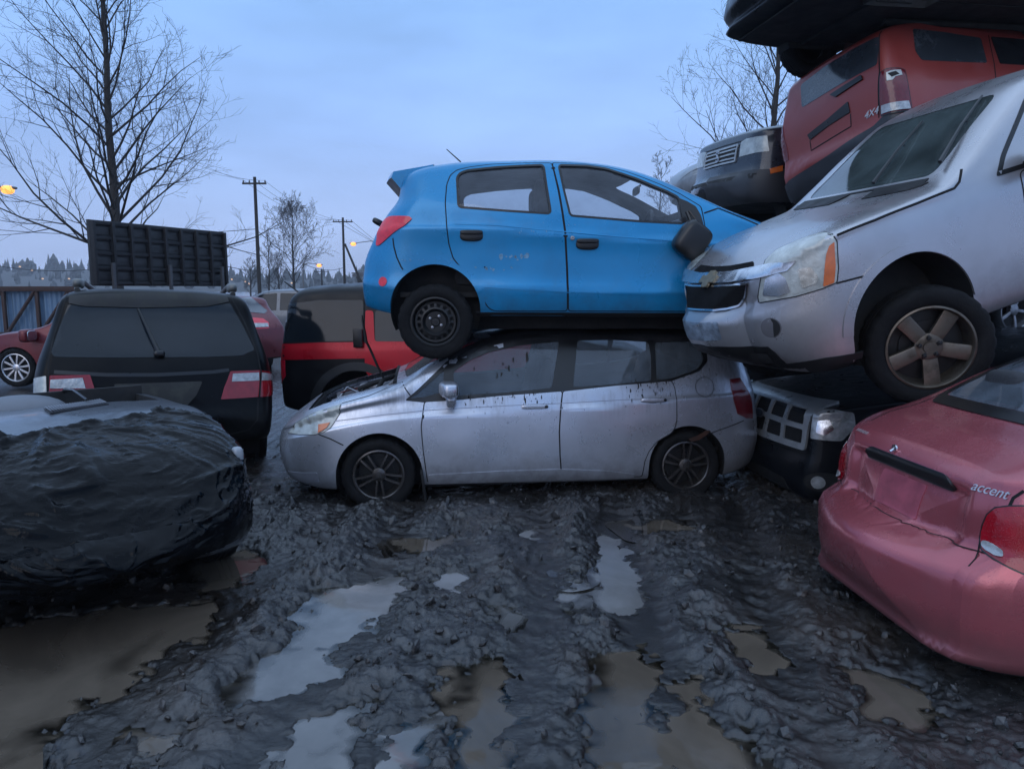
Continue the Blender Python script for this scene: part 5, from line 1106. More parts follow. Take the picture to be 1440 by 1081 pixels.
# ================================================================== red and black boxy SUV behind
EBLK = mat('black_cladding', (.006, .006, .0075), .36, dirt=.3, dcol=(.02, .02, .022), dscale=3, spec=.25)
ERED = mat('bright_red_paint', (.46, .006, .018), .3, .2, coat=.12, spec=.3, var=.1, dirt=.15, dcol=(.12, .02, .02))
el = Car('boxy_suv', 'boxy red and black SUV parked side-on behind the silver hatchback', 'car', (-.45, 9.05, 0), 0, suv_spec(x0=-2.12, x1=2.15, w=[(-2.12, .88), (-1.7, .905), (0, .905), (1.6, .9), (2.15, .84)], top=[(-2.12, 1.66), (-1.9, 1.73), (-1.0, 1.775), (0, 1.775), (.5, 1.70), (.9, 1.42), (1.15, 1.19), (1.3, 1.14), (1.7, 1.07), (2.0, 1.0), (2.15, .93)], tum=.16, drop=.10, belt=[(-2.12, 1.10), (0, 1.10), (1.1, 1.08), (1.7, .98), (2.15, .86)], tail=[(.4, .02), (.9, .02), (1.1, 0), (1.7, -.10)], R0=.16), EBLK)
el.body([], [(-1.28, .36, .43, .3), (1.28, .36, .43, .3)], regions={'roof': lambda c, n: n.z > .5 and c.z > 1.6, 'hood': lambda c, n: c.x > 1.1 and n.z > .6})
S = RIGHT
el.patch('window', S, el.uv(S, [(396, 425), (450, 422), (511, 422), (511, 479), (450, 480), (393, 480), (392, 450)]), GM, .004, .06, .006, mirror=True, r=.03)
el.patch('rear_quarter', S, el.uv(S, [(388, 482), (450, 481.5), (513, 481), (513, 504), (450, 505), (384, 505)]), ERED, .006, .06, .01, mirror=True, r=.01)
px0 = el.uv(S, [(514, 436), (525, 437), (527, 480), (513, 481)]); x0_ = el.uv(S, [(514, 481)])[0]
zb_ = el.uv(S, [(520, 514)])[0][1]
el.patch('door', S, [px0[0], px0[1], (px0[2][0], px0[2][1]), (1.08, px0[2][1] - .02), (1.12, .95), (1.05, .50), (px0[3][0] + .30, .50), (px0[3][0] + .12, .62), (px0[3][0], .80), px0[3]], ERED, .006, .06, .012, mirror=True, r=.03)
el.patch('window', S, [(px0[1][0] + .02, px0[2][1]), (px0[1][0] + .02, px0[1][1]), (.45, px0[1][1] + .04), (.98, px0[2][1])], GM, .006, .06, .006, mirror=True, r=.03)
arch_lip(el, -1.28, .36, .44, .09, mat('cladding_grey', (.022, .023, .026), .45), 0, PI, fr=S)
el.patch('tail_light', Frame(-125), el.uv(Frame(-125), [(382, 506), (401, 506), (402, 529), (388, 540), (381, 535)]), REDLENS, .008, .04, .02, mirror=True, r=.012)
el.patch('headlight', Frame(-40), [(Frame(-40).uv(el.g.near((2.05, -.68, z))[0])[0] + d, z) for z, d in ((.80, -.16), (.80, .2), (.95, .2), (.95, -.16))], CLEARLENS, .006, .04, .02, mirror=True)
h = el.uv(S, [(505, 475)])[0]; b = MB(); b.box((h[0], -.93, h[1]), (.10, .05, .2)); b.build('door_latch', TRIM, el.root)
b = MB(); a0 = el.pl(420, 411, -.5); a1 = el.pl(400, 396, -.5); b.tube([a0, a1], .009, seg=6); b.build('antenna', TRIM, el.root)
sm = []; el.line('s', S, el.uv(S, [(512, 420), (513, 505), (516, 515), (525, 525)]), w=.016, mb=sm, mirror=True); el.seams('panel_gap', sm)
el.patch('windshield', FRONT, fillet([(-.68, 1.2), (.68, 1.2), (.6, 1.66), (-.6, 1.66)], .06), GM, .004, .07, .005)
kit(el, r=.335, wt=.215, rr=.2, hubs=(1.28, -1.28), y=.79)

# ================================================================== dark red SUV, red saloon and others further back
MAROON = mat('maroon_paint', (.13, .008, .014), .3, .3, dirt=.3, dcol=(.05, .02, .02), coat=.25)
mr_ = Car('suv', 'maroon SUV half hidden between the black SUV and the boxy red one', 'car', (-7.2, 16.25, -.14), 150, suv_spec(x0=-2.3, tail=[(.4, .02), (.7, .02), (1.0, -.02), (1.15, -.10), (1.55, -.42), (1.7, -.40)], DT=1.1, w=[(-2.3, .86), (-1.7, .93), (0, .94), (1.5, .92), (2.2, .85)], R0=.4, rw0=.14), MAROON, scale=1.0)
mr_.body([], [(-1.4, .37, .42, .3), (1.4, .37, .42, .3)], regions={'bumper': lambda c, n: c.x < -2.0 and c.z < .66})
SILVG = mat('sky_lit_glass', (.06, .07, .085), .08, coat=1., var=.5, vscale=3)
mr_.patch('rear_window', Frame(155), mr_.uv(Frame(155), [(331, 420), (352, 418), (364, 427), (376, 437), (372, 441), (352, 439), (338, 436)]), SILVG, .006, .06, .006, r=.02)
mt = mr_.patch('tail_light', Frame(135), mr_.uv(Frame(135), [(346, 446), (370, 448), (378, 454), (378, 462), (350, 463)]), REDLENS, .008, .05, .02, r=.02)
mr_.patch('lamp_strip', Frame(135), mr_.uv(Frame(135), [(352, 455), (376, 455), (377, 460), (352, 461)]), CLEARLENS, .024, .05, .003, parent=mt)
mr_.patch('window', LEFT, fillet([(.7, 1.12), (.35, 1.5), (-1.2, 1.55), (-1.5, 1.15)], .05), GM, .004, .06, .005, mirror=True)
kit(mr_, r=.36, wt=.23, rr=.24, hubs=(1.4, -1.4), y=.81)

rd = Car('sedan', 'dark red sedan parked side-on by the blue corrugated fence', 'car', (-7.15, 13.45, .02), 181, sedan_spec(x1=2.15, x0=-2.2, w=[(-2.2, .8), (-1.5, .86), (0, .87), (1.2, .87), (2.15, .78)], top=[(-2.2, .98), (-1.6, 1.06), (-1.36, 1.08), (-1.0, 1.25), (-.68, 1.37), (-.3, 1.43), (.15, 1.41), (.5, 1.27), (.9, 1.06), (1.1, 1.0), (1.6, .93), (1.95, .82), (2.15, .70)]), MAROON)
rd.body([], [(-1.35, .32, .37, .28), (1.35, .32, .37, .28)], regions={'hood': lambda c, n: c.x > 1 and n.z > .6})
for q in ([(.75, .93), (.35, 1.30), (-.18, 1.36), (-.18, .95)], [(-.27, .95), (-.27, 1.36), (-.75, 1.31), (-1.12, .98)]): rd.patch('window', LEFT, fillet(q, .03), GM, .003, .06, .004, mirror=True)
m = rd.pl(38, 472, 1.0); b = MB(); b.sup(m, (.16, .30, .22), .5); mo = b.build('side_mirror', MAROON, rd.root); b = MB(); b.sup(m + Vector((-.085, .0, .0)), (.02, .25, .17), .5); b.build('mirror_glass', mat('mirror_glass', (.5, .55, .6), .04, 1., var=.05), mo)
rd.patch('headlight', Frame(55), [(Frame(55).uv(rd.g.near((1.95, .7, z))[0])[0] + d, z) for z, d in ((.62, -.2), (.62, .2), (.74, .2), (.76, -.2))], CLEARLENS, .005, .04, .01, mirror=True)
kit(rd, r=.335, wt=.215, rr=.235, hubs=(1.35, -1.35), y=.76, style='10', rm=mat('bright_alloy', (.55, .55, .57), .3, .9))
gb_ = Car('sedan', 'grey car furthest back, behind the maroon SUV', 'car', (-6.6, 21.2, 0), 178, suv_spec(), mat('pale_car_paint', (.14, .15, .17), .3, .2, coat=.4), scale=1.0)
gb_.body([], [(-1.4, .37, .42, .3), (1.4, .37, .42, .3)])
for q in ([(.72, 1.10), (.3, 1.52), (-.18, 1.57), (-.18, 1.1)], [(-.27, 1.1), (-.27, 1.57), (-1.2, 1.55), (-1.3, 1.12)], [(-1.4, 1.13), (-1.32, 1.53), (-1.9, 1.5), (-2.05, 1.15)]): gb_.patch('window', LEFT, fillet(q, .03), GM, .003, .06, .004, mirror=True)
gb_.patch('headlight', Frame(50), [(Frame(50).uv(gb_.g.near((2.0, .7, z))[0])[0] + d, z) for z, d in ((.75, -.2), (.75, .2), (.9, .2), (.9, -.2))], CLEARLENS, .005, .04, .01, mirror=True)
kit(gb_, r=.35, wt=.22, rr=.22, hubs=(1.4, -1.4), y=.78)
# ================================================================== ground: churned mud with ruts and puddles
WL = -.022
PUD = [  # outline in the photograph's own pixels laid onto the ground, silt colour, the pale one with sky reflection painted in
 ('brown', [(-160, 890), (-20, 872), (80, 856), (200, 846), (300, 840), (305, 880), (235, 920), (190, 962), (125, 985), (78, 1000), (72, 1081), (60, 1200), (-200, 1200)]),
 ('pale', [(580, 798), (562, 838), (540, 872), (500, 892), (470, 932), (420, 968), (330, 990), (318, 962), (365, 930), (398, 898), (428, 858), (442, 828), (520, 810)]),
 ('pale', [(440, 1000), (525, 985), (505, 1012), (485, 1050), (470, 1100), (380, 1120), (405, 1040)]),
 ('pale', [(850, 750), (874, 752), (888, 800), (906, 862), (832, 872), (775, 832), (832, 800)]),
 ('brown', [(828, 905), (908, 900), (928, 960), (924, 1020), (945, 1090), (930, 1160), (800, 1160), (818, 1000)]),
 ('brown', [(932, 955), (988, 945), (1005, 985), (1045, 1020), (1060, 1055), (1090, 1050), (1140, 1100), (1120, 1160), (990, 1160), (945, 1040)]),
 ('brown', [(622, 928), (700, 920), (718, 1000), (728, 1090), (700, 1160), (630, 1160), (632, 1000)]),
 ('brown', [(1180, 930), (1250, 935), (1320, 1000), (1300, 1030), (1230, 1000)]),
 ('brown', [(1000, 880), (1060, 878), (1110, 930), (1075, 940)]),
 ('pale', [(722, 742), (762, 733), (758, 752), (730, 756)]), ('pale', [(612, 806), (655, 808), (648, 832), (618, 830)]), ('pale', [(692, 842), (722, 850), (716, 872), (690, 866)]),
 ('brown', [(288, 790), (350, 764), (368, 790), (330, 820), (285, 830)]), ('brown', [(560, 760), (640, 752), (625, 772), (572, 776)]), ('pale', [(545, 1030), (600, 1020), (590, 1090), (540, 1110)]),
 ('brown', [(880, 735), (960, 728), (990, 745), (905, 752)]), ('pale', [(790, 800), (815, 795), (822, 812), (800, 818)]), ('brown', [(200, 1030), (265, 1020), (250, 1050), (205, 1060)]),
]
PUDW = [(k, np.array([[at_z(*p)[0], at_z(*p)[1]] for p in q])) for k, q in PUD]
def pdist(poly, X, Y):
    """signed distance to an outline, negative inside"""
    d = np.full(X.shape, 1e9); n = len(poly)
    for i in range(n):
        a, b = poly[i], poly[(i + 1) % n]; e = b - a; t = np.clip(((X - a[0]) * e[0] + (Y - a[1]) * e[1]) / (e @ e + 1e-12), 0, 1)
        d = np.minimum(d, np.hypot(X - a[0] - t * e[0], Y - a[1] - t * e[1]))
    ins = inside(poly, np.stack([X.ravel(), Y.ravel()], 1)).reshape(X.shape)
    return np.where(ins, -d, d)
def axis(lo, a, b, hi, s, grow=1.12):
    m = list(np.arange(a, b, s)); l, r = [], []; x, st = a, s
    while x > lo: st *= grow; x -= st; l.append(x)
    x, st = m[-1], s
    while x < hi: st *= grow; x += st; r.append(x)
    return np.array(l[::-1] + m + r)
GX = axis(-900, -3.4, 3.2, 900, .009); GY = axis(-40, 1.9, 6.3, 1000, .009)
X, Y = np.meshgrid(GX, GY)
near = np.clip(1 - (np.hypot(X, Y - 4) - 7) / 8, 0, 1)
wx = X + .12 * fbm(X, Y, 1.1, 3, 3); wy = Y + .12 * fbm(X, Y, 1.1, 3, 4)
lump = fbm(wx, wy, 1.3, 3, 10) * .05 + fbm(wx, wy, 4., 4, 20) * .040
rid = (1 - np.abs(fbm(wx, wy, 5.5, 4, 40)) * 3.4) * .016 + (1 - np.abs(fbm(wx * 1.0, wy * .6, 15., 4, 50, .6)) * 3.2) * .013
fine = fbm(wx, wy, 22., 3, 60, .5) * .013 + fbm(X, Y, 75., 2, 80) * .0025
clod = np.clip(fbm(wx, wy, 9., 3, 90) - .10, 0, 1) * .22 * np.clip(fbm(X, Y, 1.2, 2, 95) + .45, 0, 1)
# ruts: tyre tracks that run from the camera towards the stack
rut = np.zeros_like(X)
for x0, x1, wd, dp in ((-.95, -.75, .16, .07), (.05, .20, .15, .06), (.62, .80, .16, .09), (1.02, 1.75, .15, .07), (-1.7, -1.2, .15, .05), (.35, .95, .12, .05)):
    cx = x0 + (x1 - x0) * (Y - 2) / 4 + .05 * np.sin(Y * 1.7 + x0 * 5); dd = (X - cx) / wd
    rut += (-dp * np.exp(-dd ** 2) + dp * .55 * (np.exp(-(np.abs(dd) - 1.7) ** 2 / .35))) * np.clip((6.2 - Y) / 1., 0, 1)
    rut += np.exp(-dd ** 2) * .010 * np.sin(Y * 42 + np.sin(dd * 2) * 2) * np.clip((6.2 - Y) / 1., 0, 1)     # lug prints
trk = np.clip(1.2 - np.abs(X - .15 * Y) / 2.6, 0, 1)                          # smeared along the direction the cars were dragged
lin = fbm(wx * 3.4 - .5 * Y, wy * .55, 1., 4, 150, .55) * .060 * trk
torn = np.clip(.13 - np.abs(fbm(wx, wy * .7, 7., 4, 160, .6)), 0, 1) * .30 * np.clip(fbm(X, Y, 1.6, 2, 170) * 2 + .6, 0, 1)
calm = np.clip(.55 + 1.9 * fbm(X * 1.6, Y * .8, .8, 3, 180), .10, 1.15)          # churned patches next to smooth smeared ones
chan = np.clip(-rut / .05, 0, 1); calm = calm * (1 - .75 * chan)
H = .56 * (lump + rid * (.4 + .6 * calm) + (fine + clod + torn) * calm + lin + rut * 1.1) * near + .03 * near
pm = np.full(X.shape, 1e9)
m_ = (np.abs(X) < 6) & (Y > 1) & (Y < 9)
Xs, Ys = X[m_], Y[m_]; nz = fbm(Xs, Ys, 3.5, 4, 130) * .10 + fbm(Xs, Ys, 13, 4, 140, .6) * .11
best = np.full(Xs.shape, 1e9)
for k, poly in PUDW: best = np.minimum(best, pdist(poly, Xs, Ys) + nz)
Hs = H[m_]; inn = np.clip(-best / .06, 0, 1); rim = np.clip(1 - best / .25, 0, 1)
Hs = np.where(best < 0, WL + .003 - .036 * inn + .55 * (Hs - .03) * inn, np.maximum(WL + .003 + (np.maximum(Hs, -.02) - WL) * (.10 + .90 * np.clip(best / .30, 0, 1) ** .8), WL + .002))
H[m_] = Hs
far = np.hypot(X, Y) > 14; H[far] *= 0
H[H < -.12] = -.12
def mudmat():
    m, nt, N, L, out = nodes('wet_mud')
    p = N('ShaderNodeBsdfPrincipled'); L(p.outputs[0], out.inputs[0]); p.inputs['Specular IOR Level'].default_value = .7
    tc = N('ShaderNodeTexCoord'); n = N('ShaderNodeTexNoise', Scale=5., Detail=10., Roughness=.74); L(tc.outputs['Object'], n.inputs['Vector'])
    r = N('ShaderNodeValToRGB'); e = r.color_ramp.elements; e[0].position = .34; e[0].color = (.009, .0085, .0085, 1); e[1].position = .70; e[1].color = (.068, .064, .062, 1); q = e.new(.52); q.color = (.027, .0255, .0255, 1); L(n.outputs[0], r.inputs[0])
    n4 = N('ShaderNodeTexNoise', Scale=.9, Detail=4.); L(tc.outputs['Object'], n4.inputs['Vector'])
    r4 = N('ShaderNodeMapRange'); r4.inputs[1].default_value = .52; r4.inputs[2].default_value = .66; r4.inputs[3].default_value = 0; r4.inputs[4].default_value = .6; L(n4.outputs[0], r4.inputs[0])
    mx = N('ShaderNodeMix', data_type='RGBA'); L(r4.outputs[0], mx.inputs[0]); L(r.outputs[0], mx.inputs[6]); mx.inputs[7].default_value = (.045, .034, .026, 1)
    sx = N('ShaderNodeSeparateXYZ'); L(tc.outputs['Object'], sx.inputs[0]); wz = N('ShaderNodeMapRange', interpolation_type='SMOOTHSTEP'); wz.inputs[1].default_value = -.02; wz.inputs[2].default_value = .035; wz.inputs[3].default_value = 1; wz.inputs[4].default_value = 0; L(sx.outputs[2], wz.inputs[0])   # soaked margins near the water line
    wd = N('ShaderNodeMix', data_type='RGBA', blend_type='MULTIPLY'); L(wz.outputs[0], wd.inputs[0]); L(mx.outputs[2], wd.inputs[6]); wd.inputs[7].default_value = (.55, .53, .5, 1); L(wd.outputs[2], p.inputs['Base Color'])
    n2 = N('ShaderNodeTexNoise', Scale=7., Detail=6., Roughness=.6); L(tc.outputs['Object'], n2.inputs['Vector'])
    r2 = N('ShaderNodeMapRange'); r2.inputs[1].default_value = .35; r2.inputs[2].default_value = .65; r2.inputs[3].default_value = .09; r2.inputs[4].default_value = .42; L(n2.outputs[0], r2.inputs[0]); wr = N('ShaderNodeMix', data_type='FLOAT'); L(wz.outputs[0], wr.inputs[0]); L(r2.outputs[0], wr.inputs[2]); wr.inputs[3].default_value = .12; L(wr.outputs[0], p.inputs['Roughness'])
    n3 = N('ShaderNodeTexNoise', Scale=34., Detail=9., Roughness=.72); L(tc.outputs['Object'], n3.inputs['Vector'])
    b = N('ShaderNodeBump', Strength=.42, Distance=.02); L(n3.outputs[0], b.inputs['Height']); L(b.outputs[0], p.inputs['Normal'])
    return m
MUD = mudmat()
nx, ny = len(GX), len(GY); ii = (np.arange(ny - 1)[:, None] * nx + np.arange(nx - 1)[None]).ravel()
me = bpy.data.meshes.new('ground'); me.vertices.add(nx * ny); me.vertices.foreach_set('co', np.stack([X.ravel(), Y.ravel(), H.ravel()], 1).ravel())
fc_ = np.stack([ii, ii + 1, ii + nx + 1, ii + nx], 1); me.loops.add(fc_.size); me.loops.foreach_set('vertex_index', fc_.ravel().astype(np.int32))
me.polygons.add(len(fc_)); me.polygons.foreach_set('loop_start', np.arange(0, fc_.size, 4, dtype=np.int32)); me.polygons.foreach_set('loop_total', np.full(len(fc_), 4, np.int32)); me.polygons.foreach_set('use_smooth', np.ones(len(fc_), bool))
me.update(calc_edges=True); me.validate(); me.materials.append(MUD); o = bpy.data.objects.new('ground', me); COL.objects.link(o); tag(o, kind='structure')
def water(name, c, rough):
    """murky water: the bottom shows through where it is shallow, silt hides it where it is deep, and the surface mirrors the sky"""
    m, nt, N, L, out = nodes(name)
    tc = N('ShaderNodeTexCoord'); n = N('ShaderNodeTexNoise', Scale=1.6, Detail=6., Roughness=.6, Distortion=.6); L(tc.outputs['Object'], n.inputs['Vector'])
    r = N('ShaderNodeValToRGB'); e = r.color_ramp.elements; e[0].position = .3; e[0].color = c4([k * .6 for k in c]); e[1].position = .7; e[1].color = c4([k * 1.3 for k in c]); L(n.outputs[0], r.inputs[0])
    d = N('ShaderNodeBsdfDiffuse'); L(r.outputs[0], d.inputs['Color']); t = N('ShaderNodeBsdfTransparent', Color=(.72, .68, .6, 1)); g = N('ShaderNodeBsdfGlossy', Roughness=rough, Color=(1, 1, 1, 1))
    at = N('ShaderNodeAttribute', attribute_name='depth'); q = N('ShaderNodeMapRange', interpolation_type='SMOOTHSTEP'); q.inputs[1].default_value = .001; q.inputs[2].default_value = .024; q.inputs[3].default_value = .0; q.inputs[4].default_value = .94; L(at.outputs['Fac'], q.inputs[0])
    a = N('ShaderNodeMixShader'); L(q.outputs[0], a.inputs[0]); L(t.outputs[0], a.inputs[1]); L(d.outputs[0], a.inputs[2])
    vo = N('ShaderNodeTexVoronoi', Scale=2.6); L(tc.outputs['Object'], vo.inputs['Vector'])           # rings of rain drops
    mu = N('ShaderNodeMath', operation='MULTIPLY'); mu.inputs[1].default_value = 95; L(vo.outputs['Distance'], mu.inputs[0]); sn = N('ShaderNodeMath', operation='SINE'); L(mu.outputs[0], sn.inputs[0])
    f = N('ShaderNodeMapRange'); f.inputs[1].default_value = .02; f.inputs[2].default_value = .15; f.inputs[3].default_value = 1; f.inputs[4].default_value = 0; L(vo.outputs['Distance'], f.inputs[0])
    m2 = N('ShaderNodeMath', operation='MULTIPLY'); L(sn.outputs[0], m2.inputs[0]); L(f.outputs[0], m2.inputs[1])
    b = N('ShaderNodeBump', Strength=.25, Distance=.004); L(m2.outputs[0], b.inputs['Height'])
    n3 = N('ShaderNodeTexNoise', Scale=14., Detail=2.); L(tc.outputs['Object'], n3.inputs['Vector']); b2 = N('ShaderNodeBump', Strength=.05, Distance=.01); L(n3.outputs[0], b2.inputs['Height']); L(b.outputs[0], b2.inputs['Normal']); L(b2.outputs[0], g.inputs['Normal'])
    fr = N('ShaderNodeFresnel', IOR=1.5); L(b2.outputs[0], fr.inputs['Normal']); b_ = N('ShaderNodeMixShader'); L(fr.outputs[0], b_.inputs[0]); L(a.outputs[0], b_.inputs[1]); L(g.outputs[0], b_.inputs[2]); L(b_.outputs[0], out.inputs[0])
    return m
WAT = {'brown': water('brown_water', (.115, .092, .07), .05), 'pale': water('sky_pale_water', (.15, .145, .14), .07)}  # pale tone puts reflected sky into the silt colour
def ground_h(x, y):
    i = np.clip(np.searchsorted(GX, x), 1, nx - 1); j = np.clip(np.searchsorted(GY, y), 1, ny - 1); return H[j, i]
for i, (k, poly) in enumerate(PUDW):
    pl_ = fillet([tuple(p) for p in poly], .05); c = poly.mean(0)
    big = [tuple(c + (np.array(p) - c) * (1 + .2 / (np.linalg.norm(np.array(p) - c) + .05))) for p in pl_]
    W, T, bd = tri_fill(big, [], .05); zl = WL + .0007 * i
    o = mesh_obj('puddle', [(a[0], a[1], zl) for a in W], [t if np.cross(W[t[1]] - W[t[0]], W[t[2]] - W[t[0]]) > 0 else t[::-1] for t in T], WAT[k]); tag(o, kind='structure')
    at_ = o.data.attributes.new('depth', 'FLOAT', 'POINT'); at_.data.foreach_set('value', np.maximum(0, zl - ground_h(W[:, 0], W[:, 1])).astype(np.float32))
# loose clods and bits of broken plastic
def clods():
    b = MB(); rr = random.Random(5); ico = bmesh.new(); bmesh.ops.create_icosphere(ico, subdivisions=1, radius=1); iv = [v.co.copy() for v in ico.verts]; ff = [[v.index for v in f.verts] for f in ico.faces]; ico.free()
    for _ in range(3200):
        y = 2.1 + 4.0 * rr.random() ** 1.2; x = rr.uniform(-.62, .62) * (y + .6)
        i, j = np.searchsorted(GX, x), np.searchsorted(GY, y); h = H[min(j, ny - 1), min(i, nx - 1)]
        if h < WL + .02: continue
        s = .004 + .030 * rr.random() ** 5 + (.03 if rr.random() < .008 else 0); sc = Vector((rr.uniform(.6, 1.6), rr.uniform(.6, 1.5), rr.uniform(.4, .9))) * s; Rm = Euler((rr.uniform(0, 6), rr.uniform(0, 6), rr.uniform(0, 6))).to_matrix()
        b.add([Vector((x, y, h + s * .2)) + Rm @ Vector((v.x * sc.x, v.y * sc.y, v.z * sc.z)) * rr.uniform(.75, 1.2) for v in iv], ff)
    return b.build('mud_clods', MUD, smooth=False)
tag(clods(), 'scattered dark clods of mud and stone lying over the rutted ground', 'mud', kind='stuff')

# ================================================================== bare trees
BARK = mat('wet_bark', (.035, .030, .028), .9, var=.5, vscale=20, bump=.4, bscale=30)
def tree(name, label, base, height, r0, spread, seed, depth=4, lean=(0, 0), up=.25, nb=15, twig=.006, group=None, first=.2, dens={1: 9, 2: 7, 3: 5, 4: 3}, rnd=False):
    rr = random.Random(seed); tr, cr = MB(), MB()
    def grow(mb, p, d, L_, r, lev):
        n = max(3, int(6 - lev)); P, RR = [p], [r]; q = p.copy(); dd = d.copy()
        for k in range(n):
            dd = (dd + Vector((rr.gauss(0, .13), rr.gauss(0, .13), rr.gauss(0, .08) + up * (.22 if lev else .0)))).normalized(); q = q + dd * (L_ / n); P.append(q.copy()); RR.append(max(twig * .6, r * (1 - .85 * (k + 1) / n)))
        mb.tube(P, RR, seg=8 if lev == 0 else (5 if lev == 1 else 3), cap=False)
        return P, RR
    b0 = Vector(base); P, RR = [b0], [r0]; q = b0.copy(); n = 14
    for k in range(n):
        q = q + Vector((rr.gauss(lean[0], .035) * height / n, rr.gauss(lean[1], .035) * height / n, height / n)); P.append(q.copy()); RR.append(r0 * (1 - .93 * ((k + 1) / n) ** .9))
    tr.tube(P, RR, seg=10, cap=False)
    def sub(P, RR, L_, lev):
        if lev > depth: return
        cnt = dens.get(lev, 3)
        for k in range(cnt):
            t = .22 + .78 * (k + rr.random()) / cnt; f = t * (len(P) - 1); i = min(int(f), len(P) - 2); p = P[i].lerp(P[i + 1], f - i); d = (P[i + 1] - P[i]).normalized()
            ax = d.orthogonal().normalized(); ax = Matrix.Rotation(rr.uniform(0, 2 * PI), 3, d) @ ax
            nd = (d * math.cos(.75) + ax * math.sin(rr.uniform(.5, .95))).normalized(); nl = L_ * rr.uniform(.34, .58) * (1.1 - .45 * t)
            A, B = grow(cr, p, nd, nl, max(twig, RR[i] * .55), lev); sub(A, B, nl, lev + 1)
    for k in range(nb):
        t = first + (1 - first) * (k + rr.random() * .6) / nb; f = t * n; i = min(int(f), n - 1); p = P[i].lerp(P[i + 1], f - i)
        a = k * 2.4 + rr.gauss(0, .4); el_ = R_(rr.uniform(18, 45) + 30 * t); d = Vector((math.cos(a) * math.cos(el_), math.sin(a) * math.cos(el_), math.sin(el_)))
        L_ = spread * ((1.12 - .85 * t) if not rnd else math.sin(PI * (.12 + .8 * t))) * rr.uniform(.75, 1.1); A, B = grow(cr, p, d, L_, max(twig * 2, RR[i] * .34), 1); sub(A, B, L_, 2)
    A, B = grow(cr, P[-1], Vector((0, 0, 1)), height * .1, RR[-1], 1); sub(A, B, height * .12, 2)
    e = empty(name, None, base); tag(e, label, 'tree', group); T = Matrix.Translation(-Vector(base))
    tr.build('trunk', BARK, e, tr=T, angle=80); cr.build('crown', BARK, e, tr=T, angle=180); return e
def gp(px, Y): p = at_y(px, 400, Y); return (p.x, Y, 0)
tree('bare_tree', 'tall leafless tree rising behind the dark ribbed board', gp(166, 25), 15.5, .20, 5.8, 4, depth=4, nb=64, up=.30, twig=.0055, first=.13)
tree('bare_tree', 'leafless tree rising behind the stacked cars', gp(1062, 27), 14, .2, 5.5, 9, depth=4, nb=46, up=.4, twig=.0055, lean=(.05, 0), first=.2)
tree('bare_tree', 'thin low leafless tree just above the blue bonnet', gp(925, 32), 6.6, .10, 2.6, 12, depth=4, nb=14, up=.4, twig=.007)
tree('bare_tree', 'rounded leafless tree between the two utility poles', gp(413, 62), 7.8, .15, 3.9, 21, depth=4, nb=26, up=.35, twig=.012, first=.25, rnd=True)
for k, (px, Y, h) in enumerate(((378, 60, 5.6), (392, 66, 4.4), (352, 70, 4.2))): tree('bare_tree', ['slim leafless tree touching the taller utility pole', 'short leafless tree beside the rounded one', 'low leafless tree right of the ribbed board'][k], gp(px, Y), h, .10, 1.5, 30 + k, depth=3, nb=16, up=.5, twig=.012, rnd=True)

# ================================================================== board, fence, poles, lamps, wires
bd = empty('sign_board', None, (0, 0, 0)); p0, p1 = at_y(135, 402, 16.0), at_y(321, 405, 19.6); top0, top1 = at_y(135, 306, 16.0), at_y(321, 328, 19.6)
tag(bd, 'dark ribbed back of a big board on posts under the tall bare tree', 'board'); dx = (p1 - p0); dx.z = 0; Lb = dx.length; ang = math.atan2(dx.y, dx.x); zb0, zt0 = p0.z, (top0.z + top1.z) / 2; bd.location = (p0.x, p0.y, 0); bd.rotation_euler = (0, 0, ang)
BRD = mat('board_dark', (.022, .023, .026), .7, var=.6, vscale=3, dirt=.5, dcol=(.04, .04, .04))
b = MB(); b.box((Lb / 2, .12, (zb0 + zt0) / 2), (Lb, .08, zt0 - zb0), bev=.05); b.build('panel', BRD, bd)
b = MB()
for k in range(9): b.box((.04 + (Lb - .08) * k / 8, .03, (zb0 + zt0) / 2), (.07, .12, zt0 - zb0 - .04), bev=.1)
for k in range(5): b.box((Lb / 2, .045, zb0 + .06 + (zt0 - zb0 - .12) * k / 4), (Lb - .05, .05, .06), bev=.1)
b.build('rib', mat('board_rib', (.012, .012, .014), .65, var=.5), bd)
b = MB()
for k in range(8):
    for j in range(4): b.box((.04 + (Lb - .08) * (k + .5) / 8, .075, zb0 + .06 + (zt0 - zb0 - .12) * (j + .5) / 4), ((Lb - .08) / 8 - .12, .02, .17), bev=.05)
b.build('infill_panel', mat('board_infill', (.035, .036, .038), .6, var=.8, vscale=5), bd)
for k in (.1, .5, .93): b = MB(); b.box((Lb * k, -.08, zb0 / 2 + .25), (.075, .06, zb0 + .5), bev=.1); b.build('post', mat('weathered_post', (.06, .06, .065), .7, var=.5), bd)
fe = empty('fence', None, (0, 0, 0)); tag(fe, 'blue corrugated metal fence braced by a rusty steel truss', 'fence')
f0, f1 = at_y(-260, 405, 23.5), at_y(112, 408, 23.5); zt = at_y(30, 408, 23.5).z; n = 300; V, F = [], []
for k in range(n + 1):
    x = f0.x + (f1.x - f0.x) * k / n; y = 23.65 + .035 * math.sin(k * 2 * PI / 6); V += [(x, y, 0), (x, y, zt)]
    if k: F.append((2 * k - 2, 2 * k, 2 * k + 1, 2 * k - 1))
o = mesh_obj('corrugated_sheet', V, F, mat('blue_sheet', (.16, .25, .36), .5, .2, var=.35, vscale=1.5, dirt=.4, dcol=(.10, .12, .14), stretch=(1, 1, .2)), fe); 
RUST = mat('rusty_steel', (.055, .028, .022), .75, var=.6, vscale=8)
b = MB(); b.box(((f0.x + f1.x) / 2, 23.5, zt + .04), (f1.x - f0.x, .16, .16)); b.build('top_rail', RUST, fe)
